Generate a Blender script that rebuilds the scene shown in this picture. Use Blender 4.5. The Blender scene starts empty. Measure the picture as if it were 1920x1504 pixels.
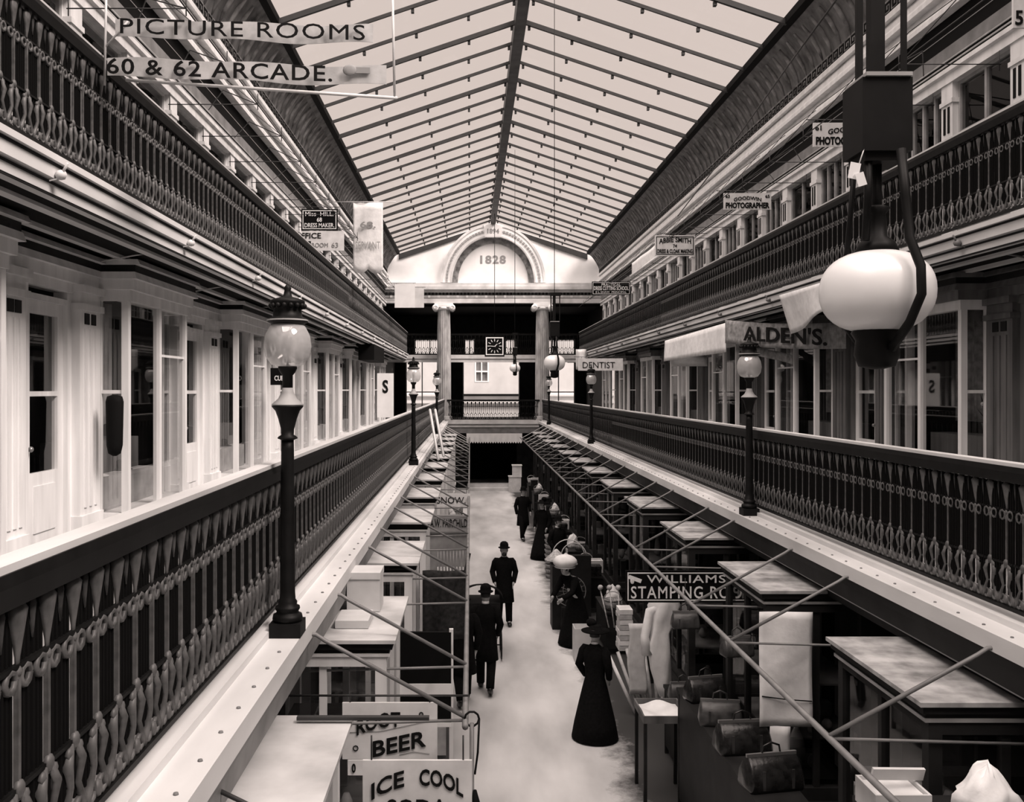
import bpy, bmesh, math, random
from mathutils import Vector, Matrix, noise
random.seed(7)
scene = bpy.context.scene
# ------------------------------------------------------------------ camera
CX, CZ, F = -1.155, 5.09, 1750.0          # camera place; focal length in pixels of a 1920 wide frame
cam_d = bpy.data.cameras.new('camera'); cam = bpy.data.objects.new('camera', cam_d)
scene.collection.objects.link(cam); scene.camera = cam
cam.location = (CX, 0, CZ); cam.rotation_euler = (math.radians(90), 0, 0)
cam_d.sensor_width = 36; cam_d.lens = 36 * F / 1920
cam_d.shift_x = (960 - 882) / 1920; cam_d.shift_y = -(752 - 730) / 1920
cam_d.clip_start = 0.05; cam_d.clip_end = 300
# ------------------------------------------------------------------ light
W = bpy.data.worlds.new('sky'); scene.world = W; W.use_nodes = True
bg = W.node_tree.nodes['Background']
bg.inputs[0].default_value = (0.74, 0.625, 0.57, 1); bg.inputs[1].default_value = 1.0
def sun(name, energy, ang, rot, col=(1, .87, .81)):
    d = bpy.data.lights.new(name, 'SUN'); d.energy = energy; d.angle = math.radians(ang); d.color = col
    o = bpy.data.objects.new(name, d); scene.collection.objects.link(o)
    o.rotation_euler = [math.radians(a) for a in rot]; o.location = (0, 20, 30); return o
sun('sky_glow_overhead', 3.4, 60, (12, -8, 0))
sun('sky_glow_low', 1.8, 34, (20, -36, 0))
sun('sun_through_haze', 6.6, 26, (22, 40, 0))
scene.view_settings.view_transform = 'Standard'; scene.view_settings.look = 'None'
scene.view_settings.exposure = 0.0; scene.view_settings.gamma = 1.0
scene.view_settings.use_curve_mapping = False
# ------------------------------------------------------------------ helpers
C = scene.collection
def pt(px, py, D): return (CX + (px - 882) * D / F, D, CZ + (730 - py) * D / F)
MATS = {}
def mat(name, v, rough=.6, noise=.0, scale=4.0, metal=0.0, spec=.4, stretch=(1, 1, 1), bump=0.0, lo=None):
    if name in MATS: return MATS[name]
    m = bpy.data.materials.new(name); m.use_nodes = True; nt = m.node_tree
    b = nt.nodes['Principled BSDF']
    col = v if isinstance(v, tuple) else (v, v, v)
    b.inputs['Base Color'].default_value = (*col, 1); b.inputs['Roughness'].default_value = rough
    b.inputs['Metallic'].default_value = metal; b.inputs['Specular IOR Level'].default_value = spec
    if noise or bump:
        tc = nt.nodes.new('ShaderNodeTexCoord'); mp = nt.nodes.new('ShaderNodeMapping')
        mp.inputs['Scale'].default_value = stretch
        nz = nt.nodes.new('ShaderNodeTexNoise'); nz.inputs['Scale'].default_value = scale; nz.inputs['Detail'].default_value = 6
        nt.links.new(tc.outputs['Object'], mp.inputs[0]); nt.links.new(mp.outputs[0], nz.inputs['Vector'])
        rp = nt.nodes.new('ShaderNodeValToRGB'); lo_ = lo if lo is not None else max(0, 1 - noise * 2)
        rp.color_ramp.elements[0].position = .3; rp.color_ramp.elements[1].position = .7
        rp.color_ramp.elements[0].color = (*[c * lo_ for c in col], 1); rp.color_ramp.elements[1].color = (*col, 1)
        nt.links.new(nz.outputs['Fac'], rp.inputs[0]); nt.links.new(rp.outputs[0], b.inputs['Base Color'])
        if bump:
            bp = nt.nodes.new('ShaderNodeBump'); bp.inputs['Strength'].default_value = bump; bp.inputs['Distance'].default_value = .02
            nt.links.new(nz.outputs['Fac'], bp.inputs['Height']); nt.links.new(bp.outputs[0], b.inputs['Normal'])
    MATS[name] = m; return m
def glass(name, tint=.95, gloss=.06, rough=.02, gcol=.9, milk=0):
    m = bpy.data.materials.new(name); m.use_nodes = True; nt = m.node_tree; nt.nodes.clear()
    o = nt.nodes.new('ShaderNodeOutputMaterial'); t = nt.nodes.new('ShaderNodeBsdfTransparent'); g = nt.nodes.new('ShaderNodeBsdfGlossy')
    mx = nt.nodes.new('ShaderNodeMixShader'); t.inputs[0].default_value = (tint, tint, tint, 1)
    g.inputs['Roughness'].default_value = rough; g.inputs[0].default_value = (gcol, gcol, gcol, 1); mx.inputs[0].default_value = gloss
    nt.links.new(t.outputs[0], mx.inputs[1]); nt.links.new(g.outputs[0], mx.inputs[2]); out = mx.outputs[0]
    if milk:
        df = nt.nodes.new('ShaderNodeBsdfDiffuse'); df.inputs[0].default_value = (.9, .9, .9, 1); m2 = nt.nodes.new('ShaderNodeMixShader'); m2.inputs[0].default_value = milk
        nt.links.new(out, m2.inputs[1]); nt.links.new(df.outputs[0], m2.inputs[2]); out = m2.outputs[0]
    nt.links.new(out, o.inputs[0])
    MATS[name] = m; return m
M = dict(
    iron=mat('black_iron', .009, .5, .3, 9, spec=.14), balus=mat('worn_iron', .13, .5, .35, 14),
    bar=mat('thin_bar_iron', .006, .8, spec=.03), railtop=mat('worn_handrail_wood', .62, .6, .2, 3, stretch=(1, .2, 1)),
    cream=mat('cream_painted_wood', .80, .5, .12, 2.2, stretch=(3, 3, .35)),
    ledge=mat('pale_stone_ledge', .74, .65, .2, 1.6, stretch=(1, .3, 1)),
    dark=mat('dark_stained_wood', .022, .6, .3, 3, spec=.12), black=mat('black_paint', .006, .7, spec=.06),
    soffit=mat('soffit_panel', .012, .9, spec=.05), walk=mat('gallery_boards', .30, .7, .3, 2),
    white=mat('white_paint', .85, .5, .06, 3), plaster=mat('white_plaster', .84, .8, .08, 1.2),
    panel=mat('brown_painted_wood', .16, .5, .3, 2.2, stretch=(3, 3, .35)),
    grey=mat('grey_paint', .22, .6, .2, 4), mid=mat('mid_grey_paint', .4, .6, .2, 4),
    cove=mat('cove_plaster', .19, .8, .35, 5, stretch=(1, 1, .3)), covelight=mat('cove_rib', .32, .8, .4, 5),
    raft=mat('painted_iron_rafter', .03, .6, .2, 3), ridge=mat('ridge_iron', .09, .6, .3, 3),
    stone=mat('column_stone', .46, .8, .25, 3, stretch=(2, 2, .6)),
    cloth=mat('white_cotton', .84, .95, .1, 6, bump=.6), canvas=mat('faded_canvas', .36, .9, .3, 9, bump=.4),
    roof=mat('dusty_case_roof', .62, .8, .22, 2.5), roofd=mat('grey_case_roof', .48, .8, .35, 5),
    cord=mat('iron_rod', .22, .5, .2, 5), cordd=mat('dark_iron_rod', .03, .5),
    opal=mat('opal_glass', .86, .25, .05, 3), board=mat('sign_board_white', .80, .6, .12, 5),
    cloth2=mat('black_wool', .008, .95, .3, 30, spec=.08), skin=mat('skin', .42, .6), hair=mat('dark_hair', .02, .7),
    leather=mat('black_leather', .022, .24, .4, 12, bump=.3), leather2=mat('tan_leather', .06, .35, .4, 10, bump=.3),
    paper=mat('paper', .72, .8, .15, 6), card=mat('cardboard', .62, .8, .1, 4), wood=mat('stall_wood', .16, .6, .4, 3, stretch=(1, 1, .2)),
    wicker=mat('wicker', .35, .7, .4, 40, bump=.8), straw=mat('pale_straw', .6, .8, .3, 20, bump=.5), oil=mat('pale_oilcloth', .55, .4, .25, 8),
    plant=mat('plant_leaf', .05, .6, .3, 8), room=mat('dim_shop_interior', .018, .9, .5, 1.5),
    facade=mat('stucco_facade', .62, .8, .1, .8), text=mat('black_lettering', .008, .8, spec=.1), textw=mat('white_lettering', .8, .6),
    textg=mat('grey_lettering', .25, .7), brass=mat('dull_metal', .25, .35, metal=.6))
M['glass'] = glass('window_glass', .80, .13)
M['glassd'] = glass('dim_window_glass', .6, .04)
M['sky'] = glass('skylight_glass', .93, .02)
M['lampglass'] = glass('lamp_glass', .85, .2, .06, .9, .27)
JR = random.Random(3)
class MB:
    """collects faces of several shapes into one mesh"""
    def __init__(s): s.v = []; s.f = []; s.sm = []
    def add(s, vs, fs, smooth=False):
        n = len(s.v); s.v += [tuple(v) for v in vs]; s.f += [tuple(i + n for i in f) for f in fs]; s.sm += [smooth] * len(fs); return s
    def box(s, a, b):
        j = [JR.uniform(-.0005, .0005) for _ in range(6)]      # no two faces lie in one plane
        x0, y0, z0 = [min(p, q) + j[i] for i, (p, q) in enumerate(zip(a, b))]; x1, y1, z1 = [max(p, q) + j[i + 3] for i, (p, q) in enumerate(zip(a, b))]
        return s.add([(x0, y0, z0), (x1, y0, z0), (x1, y1, z0), (x0, y1, z0), (x0, y0, z1), (x1, y0, z1), (x1, y1, z1), (x0, y1, z1)],
                     [(0, 3, 2, 1), (4, 5, 6, 7), (0, 1, 5, 4), (1, 2, 6, 5), (2, 3, 7, 6), (3, 0, 4, 7)])
    def cbox(s, c, d): return s.box([c[i] - d[i] / 2 for i in range(3)], [c[i] + d[i] / 2 for i in range(3)])
    def obox(s, c, d, rot):
        R = Matrix.Rotation(rot[0], 3, 'X') if rot[0] else Matrix.Identity(3)
        R = Matrix.Rotation(rot[2], 3, 'Z') @ Matrix.Rotation(rot[1], 3, 'Y') @ R
        vs = []
        for z in (-1, 1):
            for x, y in ((-1, -1), (1, -1), (1, 1), (-1, 1)):
                vs.append(Vector(c) + R @ Vector((x * d[0] / 2, y * d[1] / 2, z * d[2] / 2)))
        return s.add(vs, [(0, 3, 2, 1), (4, 5, 6, 7), (0, 1, 5, 4), (1, 2, 6, 5), (2, 3, 7, 6), (3, 0, 4, 7)])
    def prof(s, pts, y0, y1):      # (x,z) polygon run along y
        n = len(pts); y0 += JR.uniform(-.0006, .0006); y1 += JR.uniform(-.0006, .0006); pts = [(x + JR.uniform(-.0003, .0003), z + JR.uniform(-.0003, .0003)) for x, z in pts]
        if sum(pts[i][0] * pts[(i + 1) % n][1] - pts[(i + 1) % n][0] * pts[i][1] for i in range(n)) < 0: pts = pts[::-1]
        vs = [(x, y0, z) for x, z in pts] + [(x, y1, z) for x, z in pts]
        fs = [tuple(range(n)), tuple(range(2 * n - 1, n - 1, -1))] + [(i, i + n, (i + 1) % n + n, (i + 1) % n) for i in range(n)]
        return s.add(vs, fs)
    def profx(s, pts, x0, x1):     # (y,z) polygon run along x
        n = len(pts); vs = [(x0, y, z) for y, z in pts] + [(x1, y, z) for y, z in pts]
        return s.add(vs, [tuple(range(n)), tuple(range(2 * n - 1, n - 1, -1))] + [(i, i + n, (i + 1) % n + n, (i + 1) % n) for i in range(n)])
    def profy(s, pts, y0, y1): return s.prof(pts, y0, y1)
    def tube(s, path, r, n=6, caps=True, smooth=True):
        path = [Vector(p) for p in path]; rs = r if isinstance(r, (list, tuple)) else [r] * len(path)
        rings = []; up = None
        for i, p in enumerate(path):
            d = (path[min(i + 1, len(path) - 1)] - path[max(i - 1, 0)]).normalized()
            if up is None:
                up = Vector((0, 0, 1)) if abs(d.z) < .9 else Vector((0, 1, 0))
            a = d.cross(up).normalized(); b = a.cross(d).normalized(); up = b
            rings.append([p + (a * math.cos(t) + b * math.sin(t)) * rs[i] for t in [2 * math.pi * k / n for k in range(n)]])
        vs = [v for rg in rings for v in rg]; fs = []
        for i in range(len(path) - 1):
            for k in range(n): fs.append((i * n + k, i * n + (k + 1) % n, (i + 1) * n + (k + 1) % n, (i + 1) * n + k))
        if caps: fs += [tuple(range(n))[::-1], tuple(range((len(path) - 1) * n, len(path) * n))]
        return s.add(vs, fs, smooth)
    def lathe(s, pr, c=(0, 0, 0), n=20, sx=1, sy=1, smooth=True, tilt=None):
        vs = []; R = tilt or Matrix.Identity(3)
        for r, z in pr:
            for k in range(n):
                t = 2 * math.pi * k / n; vs.append(Vector(c) + R @ Vector((r * math.cos(t) * sx, r * math.sin(t) * sy, z)))
        fs = []
        for i in range(len(pr) - 1):
            for k in range(n): fs.append((i * n + k, i * n + (k + 1) % n, (i + 1) * n + (k + 1) % n, (i + 1) * n + k))
        fs += [tuple(range(n))[::-1], tuple(range((len(pr) - 1) * n, len(pr) * n))]
        return s.add(vs, fs, smooth)
    def ball(s, c, r, n=10, m=7):
        rr = r if isinstance(r, (tuple, list)) else (r, r, r)
        pr = [(max(.001, math.sin(math.pi * i / m)), -math.cos(math.pi * i / m) * rr[2]) for i in range(m + 1)]
        return s.lathe(pr, c, n, rr[0], rr[1])
    def torus(s, c, R, r, axis='x', n=10, m=5):
        p = []
        for k in range(n + 1):
            t = 2 * math.pi * k / n; a, b = R * math.cos(t), R * math.sin(t)
            p.append({'x': (c[0], c[1] + a, c[2] + b), 'y': (c[0] + a, c[1], c[2] + b), 'z': (c[0] + a, c[1] + b, c[2])}[axis])
        return s.tube(p, r, m, False)
    def grid(s, fn, nu, nv, smooth=True, thick=0):
        vs = [fn(i / nu, j / nv) for j in range(nv + 1) for i in range(nu + 1)]
        fs = [(j * (nu + 1) + i, j * (nu + 1) + i + 1, (j + 1) * (nu + 1) + i + 1, (j + 1) * (nu + 1) + i) for j in range(nv) for i in range(nu)]
        return s.add(vs, fs, smooth)
    def mesh(s, name, m):
        me = bpy.data.meshes.new(name); me.from_pydata(s.v, [], s.f); me.update()
        me.polygons.foreach_set('use_smooth', s.sm)
        me.materials.append(M[m] if isinstance(m, str) else m); return me
    def obj(s, name, m, parent=None, mod=None):
        o = bpy.data.objects.new(name, s.mesh(name, m)); C.objects.link(o)
        if parent: o.parent = parent
        if mod: solid(o, mod)
        return o
def solid(o, t):
    md = o.modifiers.new('thickness', 'SOLIDIFY'); md.thickness = t; md.offset = 0
def smoothsub(o, l=1):
    md = o.modifiers.new('smooth', 'SUBSURF'); md.levels = l; md.render_levels = l
def tag(o, label=None, cat=None, group=None, kind=None):
    if label: o['label'] = label
    if cat: o['category'] = cat
    if group: o['group'] = group
    if kind: o['kind'] = kind
    return o
def thing(name, label, cat, loc=(0, 0, 0), rz=0, group=None):
    o = bpy.data.objects.new(name, None); C.objects.link(o); o.location = loc; o.rotation_euler = (0, 0, rz); o.empty_display_size = .1
    return tag(o, label, cat, group)
def struct(o, label=None, cat=None): return tag(o, label, cat, None, 'structure')
def dup(o, parent=None):
    c = o.copy(); C.objects.link(c)
    if parent: c.parent = parent
    for ch in list(o.children): dup(ch, c)
    return c
ORD = 'first second third fourth fifth sixth seventh eighth ninth tenth eleventh twelfth thirteenth fourteenth fifteenth sixteenth seventeenth eighteenth nineteenth twentieth twenty-first twenty-second twenty-third twenty-fourth'.split()
SIDE = {-1: 'bright', 1: 'dark'}
# text: letters as raised mesh, lying in the x-z plane, reading from -y
def letters(s, w, h, bold=.0, arc=None, space=1.0, shear=0):
    cu = bpy.data.curves.new('t', 'FONT'); cu.body = s; cu.extrude = .02; cu.offset = bold; cu.space_character = space; cu.resolution_u = 3; cu.shear = shear
    o = bpy.data.objects.new('t', cu); C.objects.link(o)
    dg = bpy.context.evaluated_depsgraph_get(); me = o.evaluated_get(dg).to_mesh()
    vs = [tuple(v.co) for v in me.vertices]; fs = [tuple(p.vertices) for p in me.polygons]
    o.evaluated_get(dg).to_mesh_clear(); bpy.data.objects.remove(o); bpy.data.curves.remove(cu)
    x0 = min(v[0] for v in vs); x1 = max(v[0] for v in vs); y0 = min(v[1] for v in vs); y1 = max(v[1] for v in vs)
    out = []
    for x, y, z in vs:
        u = (x - x0) / (x1 - x0) - .5; q = (y - y0) / (y1 - y0) - .5
        X, Z = u * w, q * h
        if arc:                       # arc = rise at the middle
            Z += arc * (1 - 4 * u * u); 
        out.append((X, .004 if z < 0 else -.004, Z))
    mb = MB(); n = [(f[::-1]) for f in fs]; mb.add(out, n); return mb
BOARD = {}
def put_text(parent, s, w, h, x, z, y=-.006, m='text', bold=.0, arc=None, name='lettering', label=None, rise=0, shear=0, space=1.0):
    mb = letters(s, w, h, bold, arc, space, shear)
    if rise: mb.v = [(a, b, c + rise * a / w) for a, b, c in mb.v]
    o = mb.obj(name, m, BOARD.get(parent.name, parent)); o.location = (x, y, z); return o
# ------------------------------------------------------------------ dimensions
Y1 = 47.3                       # the end wall of the hall
LE, LR = 2.245, 2.5             # half widths: lower ledge, lower rail
Z2, Z3 = 3.5, 6.86              # lower and upper gallery floors
UR, WX = 4.37, 5.5              # upper rail, shop walls
U = 1.667
# ------------------------------------------------------------------ ground floor
fm = mat('patchy_floor', .80, .55, .25, .9, stretch=(1, .35, 1), lo=.5)
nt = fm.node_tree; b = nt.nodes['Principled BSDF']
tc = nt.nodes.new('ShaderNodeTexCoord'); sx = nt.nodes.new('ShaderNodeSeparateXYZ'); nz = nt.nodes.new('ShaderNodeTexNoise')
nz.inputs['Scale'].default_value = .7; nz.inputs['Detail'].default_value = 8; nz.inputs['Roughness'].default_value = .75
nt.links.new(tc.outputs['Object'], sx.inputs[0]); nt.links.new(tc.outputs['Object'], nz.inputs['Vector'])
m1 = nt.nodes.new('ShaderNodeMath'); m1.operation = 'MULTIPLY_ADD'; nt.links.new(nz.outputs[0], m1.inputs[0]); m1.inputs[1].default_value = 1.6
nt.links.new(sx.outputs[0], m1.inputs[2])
mr = nt.nodes.new('ShaderNodeMapRange'); nt.links.new(m1.outputs[0], mr.inputs[0]); mr.inputs[1].default_value = 1.50; mr.inputs[2].default_value = 1.85  # floor colour turns dark toward the right-hand stalls, with a ragged noise edge
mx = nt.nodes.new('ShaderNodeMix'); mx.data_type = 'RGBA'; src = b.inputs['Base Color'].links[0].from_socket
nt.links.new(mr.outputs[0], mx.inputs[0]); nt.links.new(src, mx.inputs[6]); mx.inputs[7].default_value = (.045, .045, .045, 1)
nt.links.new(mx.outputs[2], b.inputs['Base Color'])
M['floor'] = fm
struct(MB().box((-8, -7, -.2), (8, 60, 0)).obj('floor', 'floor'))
struct(MB().box((-6, -7, 0), (6, -6.8, 13)).obj('wall_back', 'mid'))
for s in (-1, 1): struct(MB().box((s * 5.7, -7, 0), (s * 5.9, -1, 13)).obj('wall_%s' % ('left' if s < 0 else 'right'), 'mid'))
for s in (-1, 1):
    side = 'left' if s < 0 else 'right'
    # ground shop wall with dark windows
    w = MB()
    for k in range(17):
        y = -1 + k * 3.35 + (0 if s < 0 else 1.85)
        w.box((s * 2.95, y, 0), (s * 3.1, y + .35, 3.15)); w.box((s * 2.97, y + .35, 0), (s * 3.07, y + 3.35, .7)); w.box((s * 2.97, y + .35, 2.7), (s * 3.07, y + 3.35, 3.15))
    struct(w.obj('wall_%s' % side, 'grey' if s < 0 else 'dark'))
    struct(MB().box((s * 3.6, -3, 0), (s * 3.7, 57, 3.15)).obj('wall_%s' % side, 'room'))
    # gallery slabs
    struct(MB().box((s * 2.3, -1, Z2 - .33), (s * 8, 54, Z2 - .01)).obj('floor', 'walk'))
    g = MB().prof([(s * LE, Z2), (s * 2.62, Z2), (s * 2.62, Z2 - .12), (s * LE, Z2 - .12)], -1, 46.9)
    g.prof([(s * 2.44, Z2), (s * 2.60, Z2), (s * 2.60, Z2 + .045), (s * 2.44, Z2 + .045)], -1, 46.9)
    struct(g.obj('trim_1', 'ledge'))
    g = MB().prof([(s * 2.262, Z2 - .12), (s * 2.6, Z2 - .12), (s * 2.6, Z2 - .34), (s * 2.30, Z2 - .34), (s * 2.285, Z2 - .2)], -1, 46.9)
    g.prof([(s * 2.40, Z2 - .34), (s * 2.95, Z2 - .34), (s * 2.95, Z2 - .5), (s * 2.46, Z2 - .5)], -1, 46.9)
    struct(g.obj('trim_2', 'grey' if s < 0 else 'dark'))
    struct(MB().prof([(s * 2.385, Z2 - .36), (s * 2.45, Z2 - .36), (s * 2.46, Z2 - .40), (s * 2.39, Z2 - .40)], -1, 46.9).obj('trim_3', 'ledge'))
    # upper gallery
    struct(MB().box((s * 4.45, -1, 6.62), (s * 8, 54, Z3 - .01)).obj('floor', 'walk'))
    g = MB().prof([(s * 4.27, Z3), (s * 4.5, Z3), (s * 4.5, Z3 - .05), (s * 4.27, Z3 - .05)], -1, 47)
    g.prof([(s * 4.31, Z3 - .05), (s * 4.5, Z3 - .05), (s * 4.5, Z3 - .17), (s * 4.31, Z3 - .17)], -1, 47)
    g.prof([(s * 4.36, Z3 - .17), (s * 4.5, Z3 - .17), (s * 4.5, Z3 - .27), (s * 4.36, Z3 - .27)], -1, 47)
    g.box((s * 4.62, -1, 6.56), (s * 4.72, 47, 6.62)); g.box((s * 5.05, -1, 6.55), (s * 5.13, 47, 6.62))
    struct(g.obj('trim_4', 'ledge'))
    g = MB()
    for xx, zz in ((4.305, Z3 - .075), (4.355, Z3 - .20), (4.365, Z3 - .285)): g.box((s * xx, -1, zz), (s * (xx + .02), 47, zz + .022))
    struct(g.obj('trim_29', 'dark'))
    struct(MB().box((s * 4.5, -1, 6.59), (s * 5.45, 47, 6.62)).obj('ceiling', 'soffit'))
    # shop rooms behind
    for za, zb in ((Z2, 6.6), (Z3, 10.2)):
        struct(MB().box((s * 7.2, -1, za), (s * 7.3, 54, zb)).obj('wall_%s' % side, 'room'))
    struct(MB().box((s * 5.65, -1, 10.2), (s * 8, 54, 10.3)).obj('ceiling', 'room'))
    # entablature of the upper wall
    g = MB().prof([(s * 5.42, 9.30), (s * 5.7, 9.30), (s * 5.7, 9.50), (s * 5.38, 9.50), (s * 5.38, 9.44), (s * 5.42, 9.42)], -1, Y1)
    struct(g.obj('trim_5', 'cream'))
    struct(MB().prof([(s * 5.47, 9.50), (s * 5.7, 9.50), (s * 5.7, 10.25), (s * 5.47, 10.25)], -1, Y1).obj('wall_%s' % side, 'black'))
    g = MB()
    for zz in (9.53, 9.58, 9.64): g.box((s * 5.455, -1, zz), (s * 5.6, Y1, zz + .022))
    g.box((s * 5.465, -1, 10.02), (s * 5.6, Y1, 10.03)); struct(g.obj('trim_5', 'mid'))
    struct(MB().box((s * 5.462, -1, 9.67), (s * 5.6, Y1, 9.84)).obj('trim_5', 'grey'))
    g = MB()
    for i, (x, z) in enumerate(((5.33, 10.25), (5.38, 10.38), (5.28, 10.50), (5.35, 10.66), (5.30, 10.80))):
        g.prof([(s * x, z), (s * 5.8, z), (s * 5.8, z + .125), (s * (x + .03), z + .125), (s * x, z + .07)], -1, Y1)
    struct(g.obj('trim_6', 'cream'))
    # greek key frieze
    struct(MB().prof([(s * 5.36, 10.925), (s * 5.8, 10.925), (s * 5.8, 11.17), (s * 5.36, 11.17)], -1, Y1).obj('trim_7', 'covelight'))
    k = MB(); y = 9.0; fx = 5.352
    def bit(ya, yb, za, zb): k.box((s * fx, ya, za), (s * 5.37, yb, zb))
    while y < Y1 - .3:
        bit(y, y + .03, 10.95, 11.13); bit(y, y + .2, 11.10, 11.13); bit(y + .17, y + .2, 10.99, 11.13); bit(y + .07, y + .2, 10.99, 11.02)
        bit(y + .07, y + .1, 10.99, 11.07); bit(y, y + .26, 10.94, 10.965); y += .26
    struct(k.obj('trim_8', 'black'))
    # cove with ribs, top dark border
    cv = [(5.36, 11.17), (5.30, 11.35), (5.16, 11.6), (4.98, 11.82), (4.85, 11.92)]
    g = MB().prof([(s * x, z) for x, z in cv] + [(s * 4.85, 12.05), (s * 5.9, 12.05), (s * 5.9, 11.17)], -1, Y1)
    struct(g.obj('wall_%s' % side, 'cove'))
    k = MB(); y = 8.0
    while y < Y1:
        k.tube([(s * (x - .004), y, z) for x, z in cv[:4]], [.02, .05, .06, .03], 5); y += .42
    struct(k.obj('trim_9', 'covelight'))
    struct(MB().prof([(s * 4.86, 11.9), (s * 4.74, 11.94), (s * 4.74, 12.08), (s * 4.9, 12.1)], -1, Y1).obj('trim_10', 'black'))
# ------------------------------------------------------------------ skylight
EZ, RZ, EX = 12.02, 13.6, 4.8
for s in (-1, 1):
    gl = MB().add([(s * (EX + .1), -1, EZ + .06), (0, -1, RZ + .12), (0, Y1 + .3, RZ + .12), (s * (EX + .1), Y1 + .3, EZ + .06)], [(0, 1, 2, 3)])
    o = struct(gl.obj('ceiling', 'sky'))
struct(MB().prof([(-.13, RZ - .12), (.13, RZ - .12), (.15, RZ + .1), (-.15, RZ + .1)], -1, Y1).obj('trim_11', 'ridge'))
roof_root = bpy.data.objects.new('ceiling_frame', None); C.objects.link(roof_root); roof_root['kind'] = 'structure'
def rafter_mesh(s, wd, dp):
    a = Vector((s * EX, 0, EZ)); b_ = Vector((s * .1, 0, RZ)); n = Vector((-(b_ - a).z, 0, (b_ - a).x)).normalized() * (1 if s > 0 else 1)
    if n.z > 0: n = -n
    g = MB(); vs = []
    for p in (a, b_):
        for q in ((0, -wd), (0, wd), (dp, wd), (dp, -wd)): vs.append(p + n * q[0] + Vector((0, q[1], 0)))
    g.add(vs, [(0, 1, 2, 3), (7, 6, 5, 4), (0, 4, 5, 1), (1, 5, 6, 2), (2, 6, 7, 3), (3, 7, 4, 0)])
    for t in (.28, .52, .76, .97):
        c = a.lerp(b_, t) + n * (dp + .03); g.cbox((c.x, .04, c.z), (.06, .09, .09)); g.cbox((c.x, .09, c.z + .08), (.03, .03, .12))
    return g
raf = {}
for s in (-1, 1):
    for kind_, (wd, dp) in {0: (.035, .10), 1: (.022, .07)}.items():
        raf[s, kind_] = rafter_mesh(s, wd, dp).mesh('rafter', 'raft')
for k in range(-13, 20):
    y = 21.5 + 1.33 * k
    if y < 2 or y > Y1 - .4: continue
    for s in (-1, 1):
        o = bpy.data.objects.new('rafter', raf[s, 0 if k % 3 == 0 else 1]); C.objects.link(o); o.parent = roof_root; o.location = (0, y, 0)
# ------------------------------------------------------------------ shopfronts, lower gallery
win_n = [0]; door_n = [0]
def frame_window(s, name_i, ya, yb, za, zb, xo, t=.05, bars_z=(), bars_y=(), m='cream', face='x', xa=None):
    """a window in the shop wall: frame mesh with bars, pane as its child"""
    fr = MB()
    if face == 'x':
        fr.box((s * xo, ya, za), (s * (xo + .07), ya + t, zb)); fr.box((s * xo, yb - t, za), (s * (xo + .07), yb, zb))
        fr.box((s * xo, ya, za), (s * (xo + .07), yb, za + t)); fr.box((s * xo, ya, zb - t), (s * (xo + .07), yb, zb))
        for z in bars_z: fr.box((s * (xo + .01), ya, z - .018), (s * (xo + .05), yb, z + .018))
        for y in bars_y: fr.box((s * (xo - .005), y - .025, za), (s * (xo + .06), y + .025, zb))
        pane = MB().add([(s * (xo + .03), ya, za), (s * (xo + .03), yb, za), (s * (xo + .03), yb, zb), (s * (xo + .03), ya, zb)], [(0, 1, 2, 3)])
    return fr, pane
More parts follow.
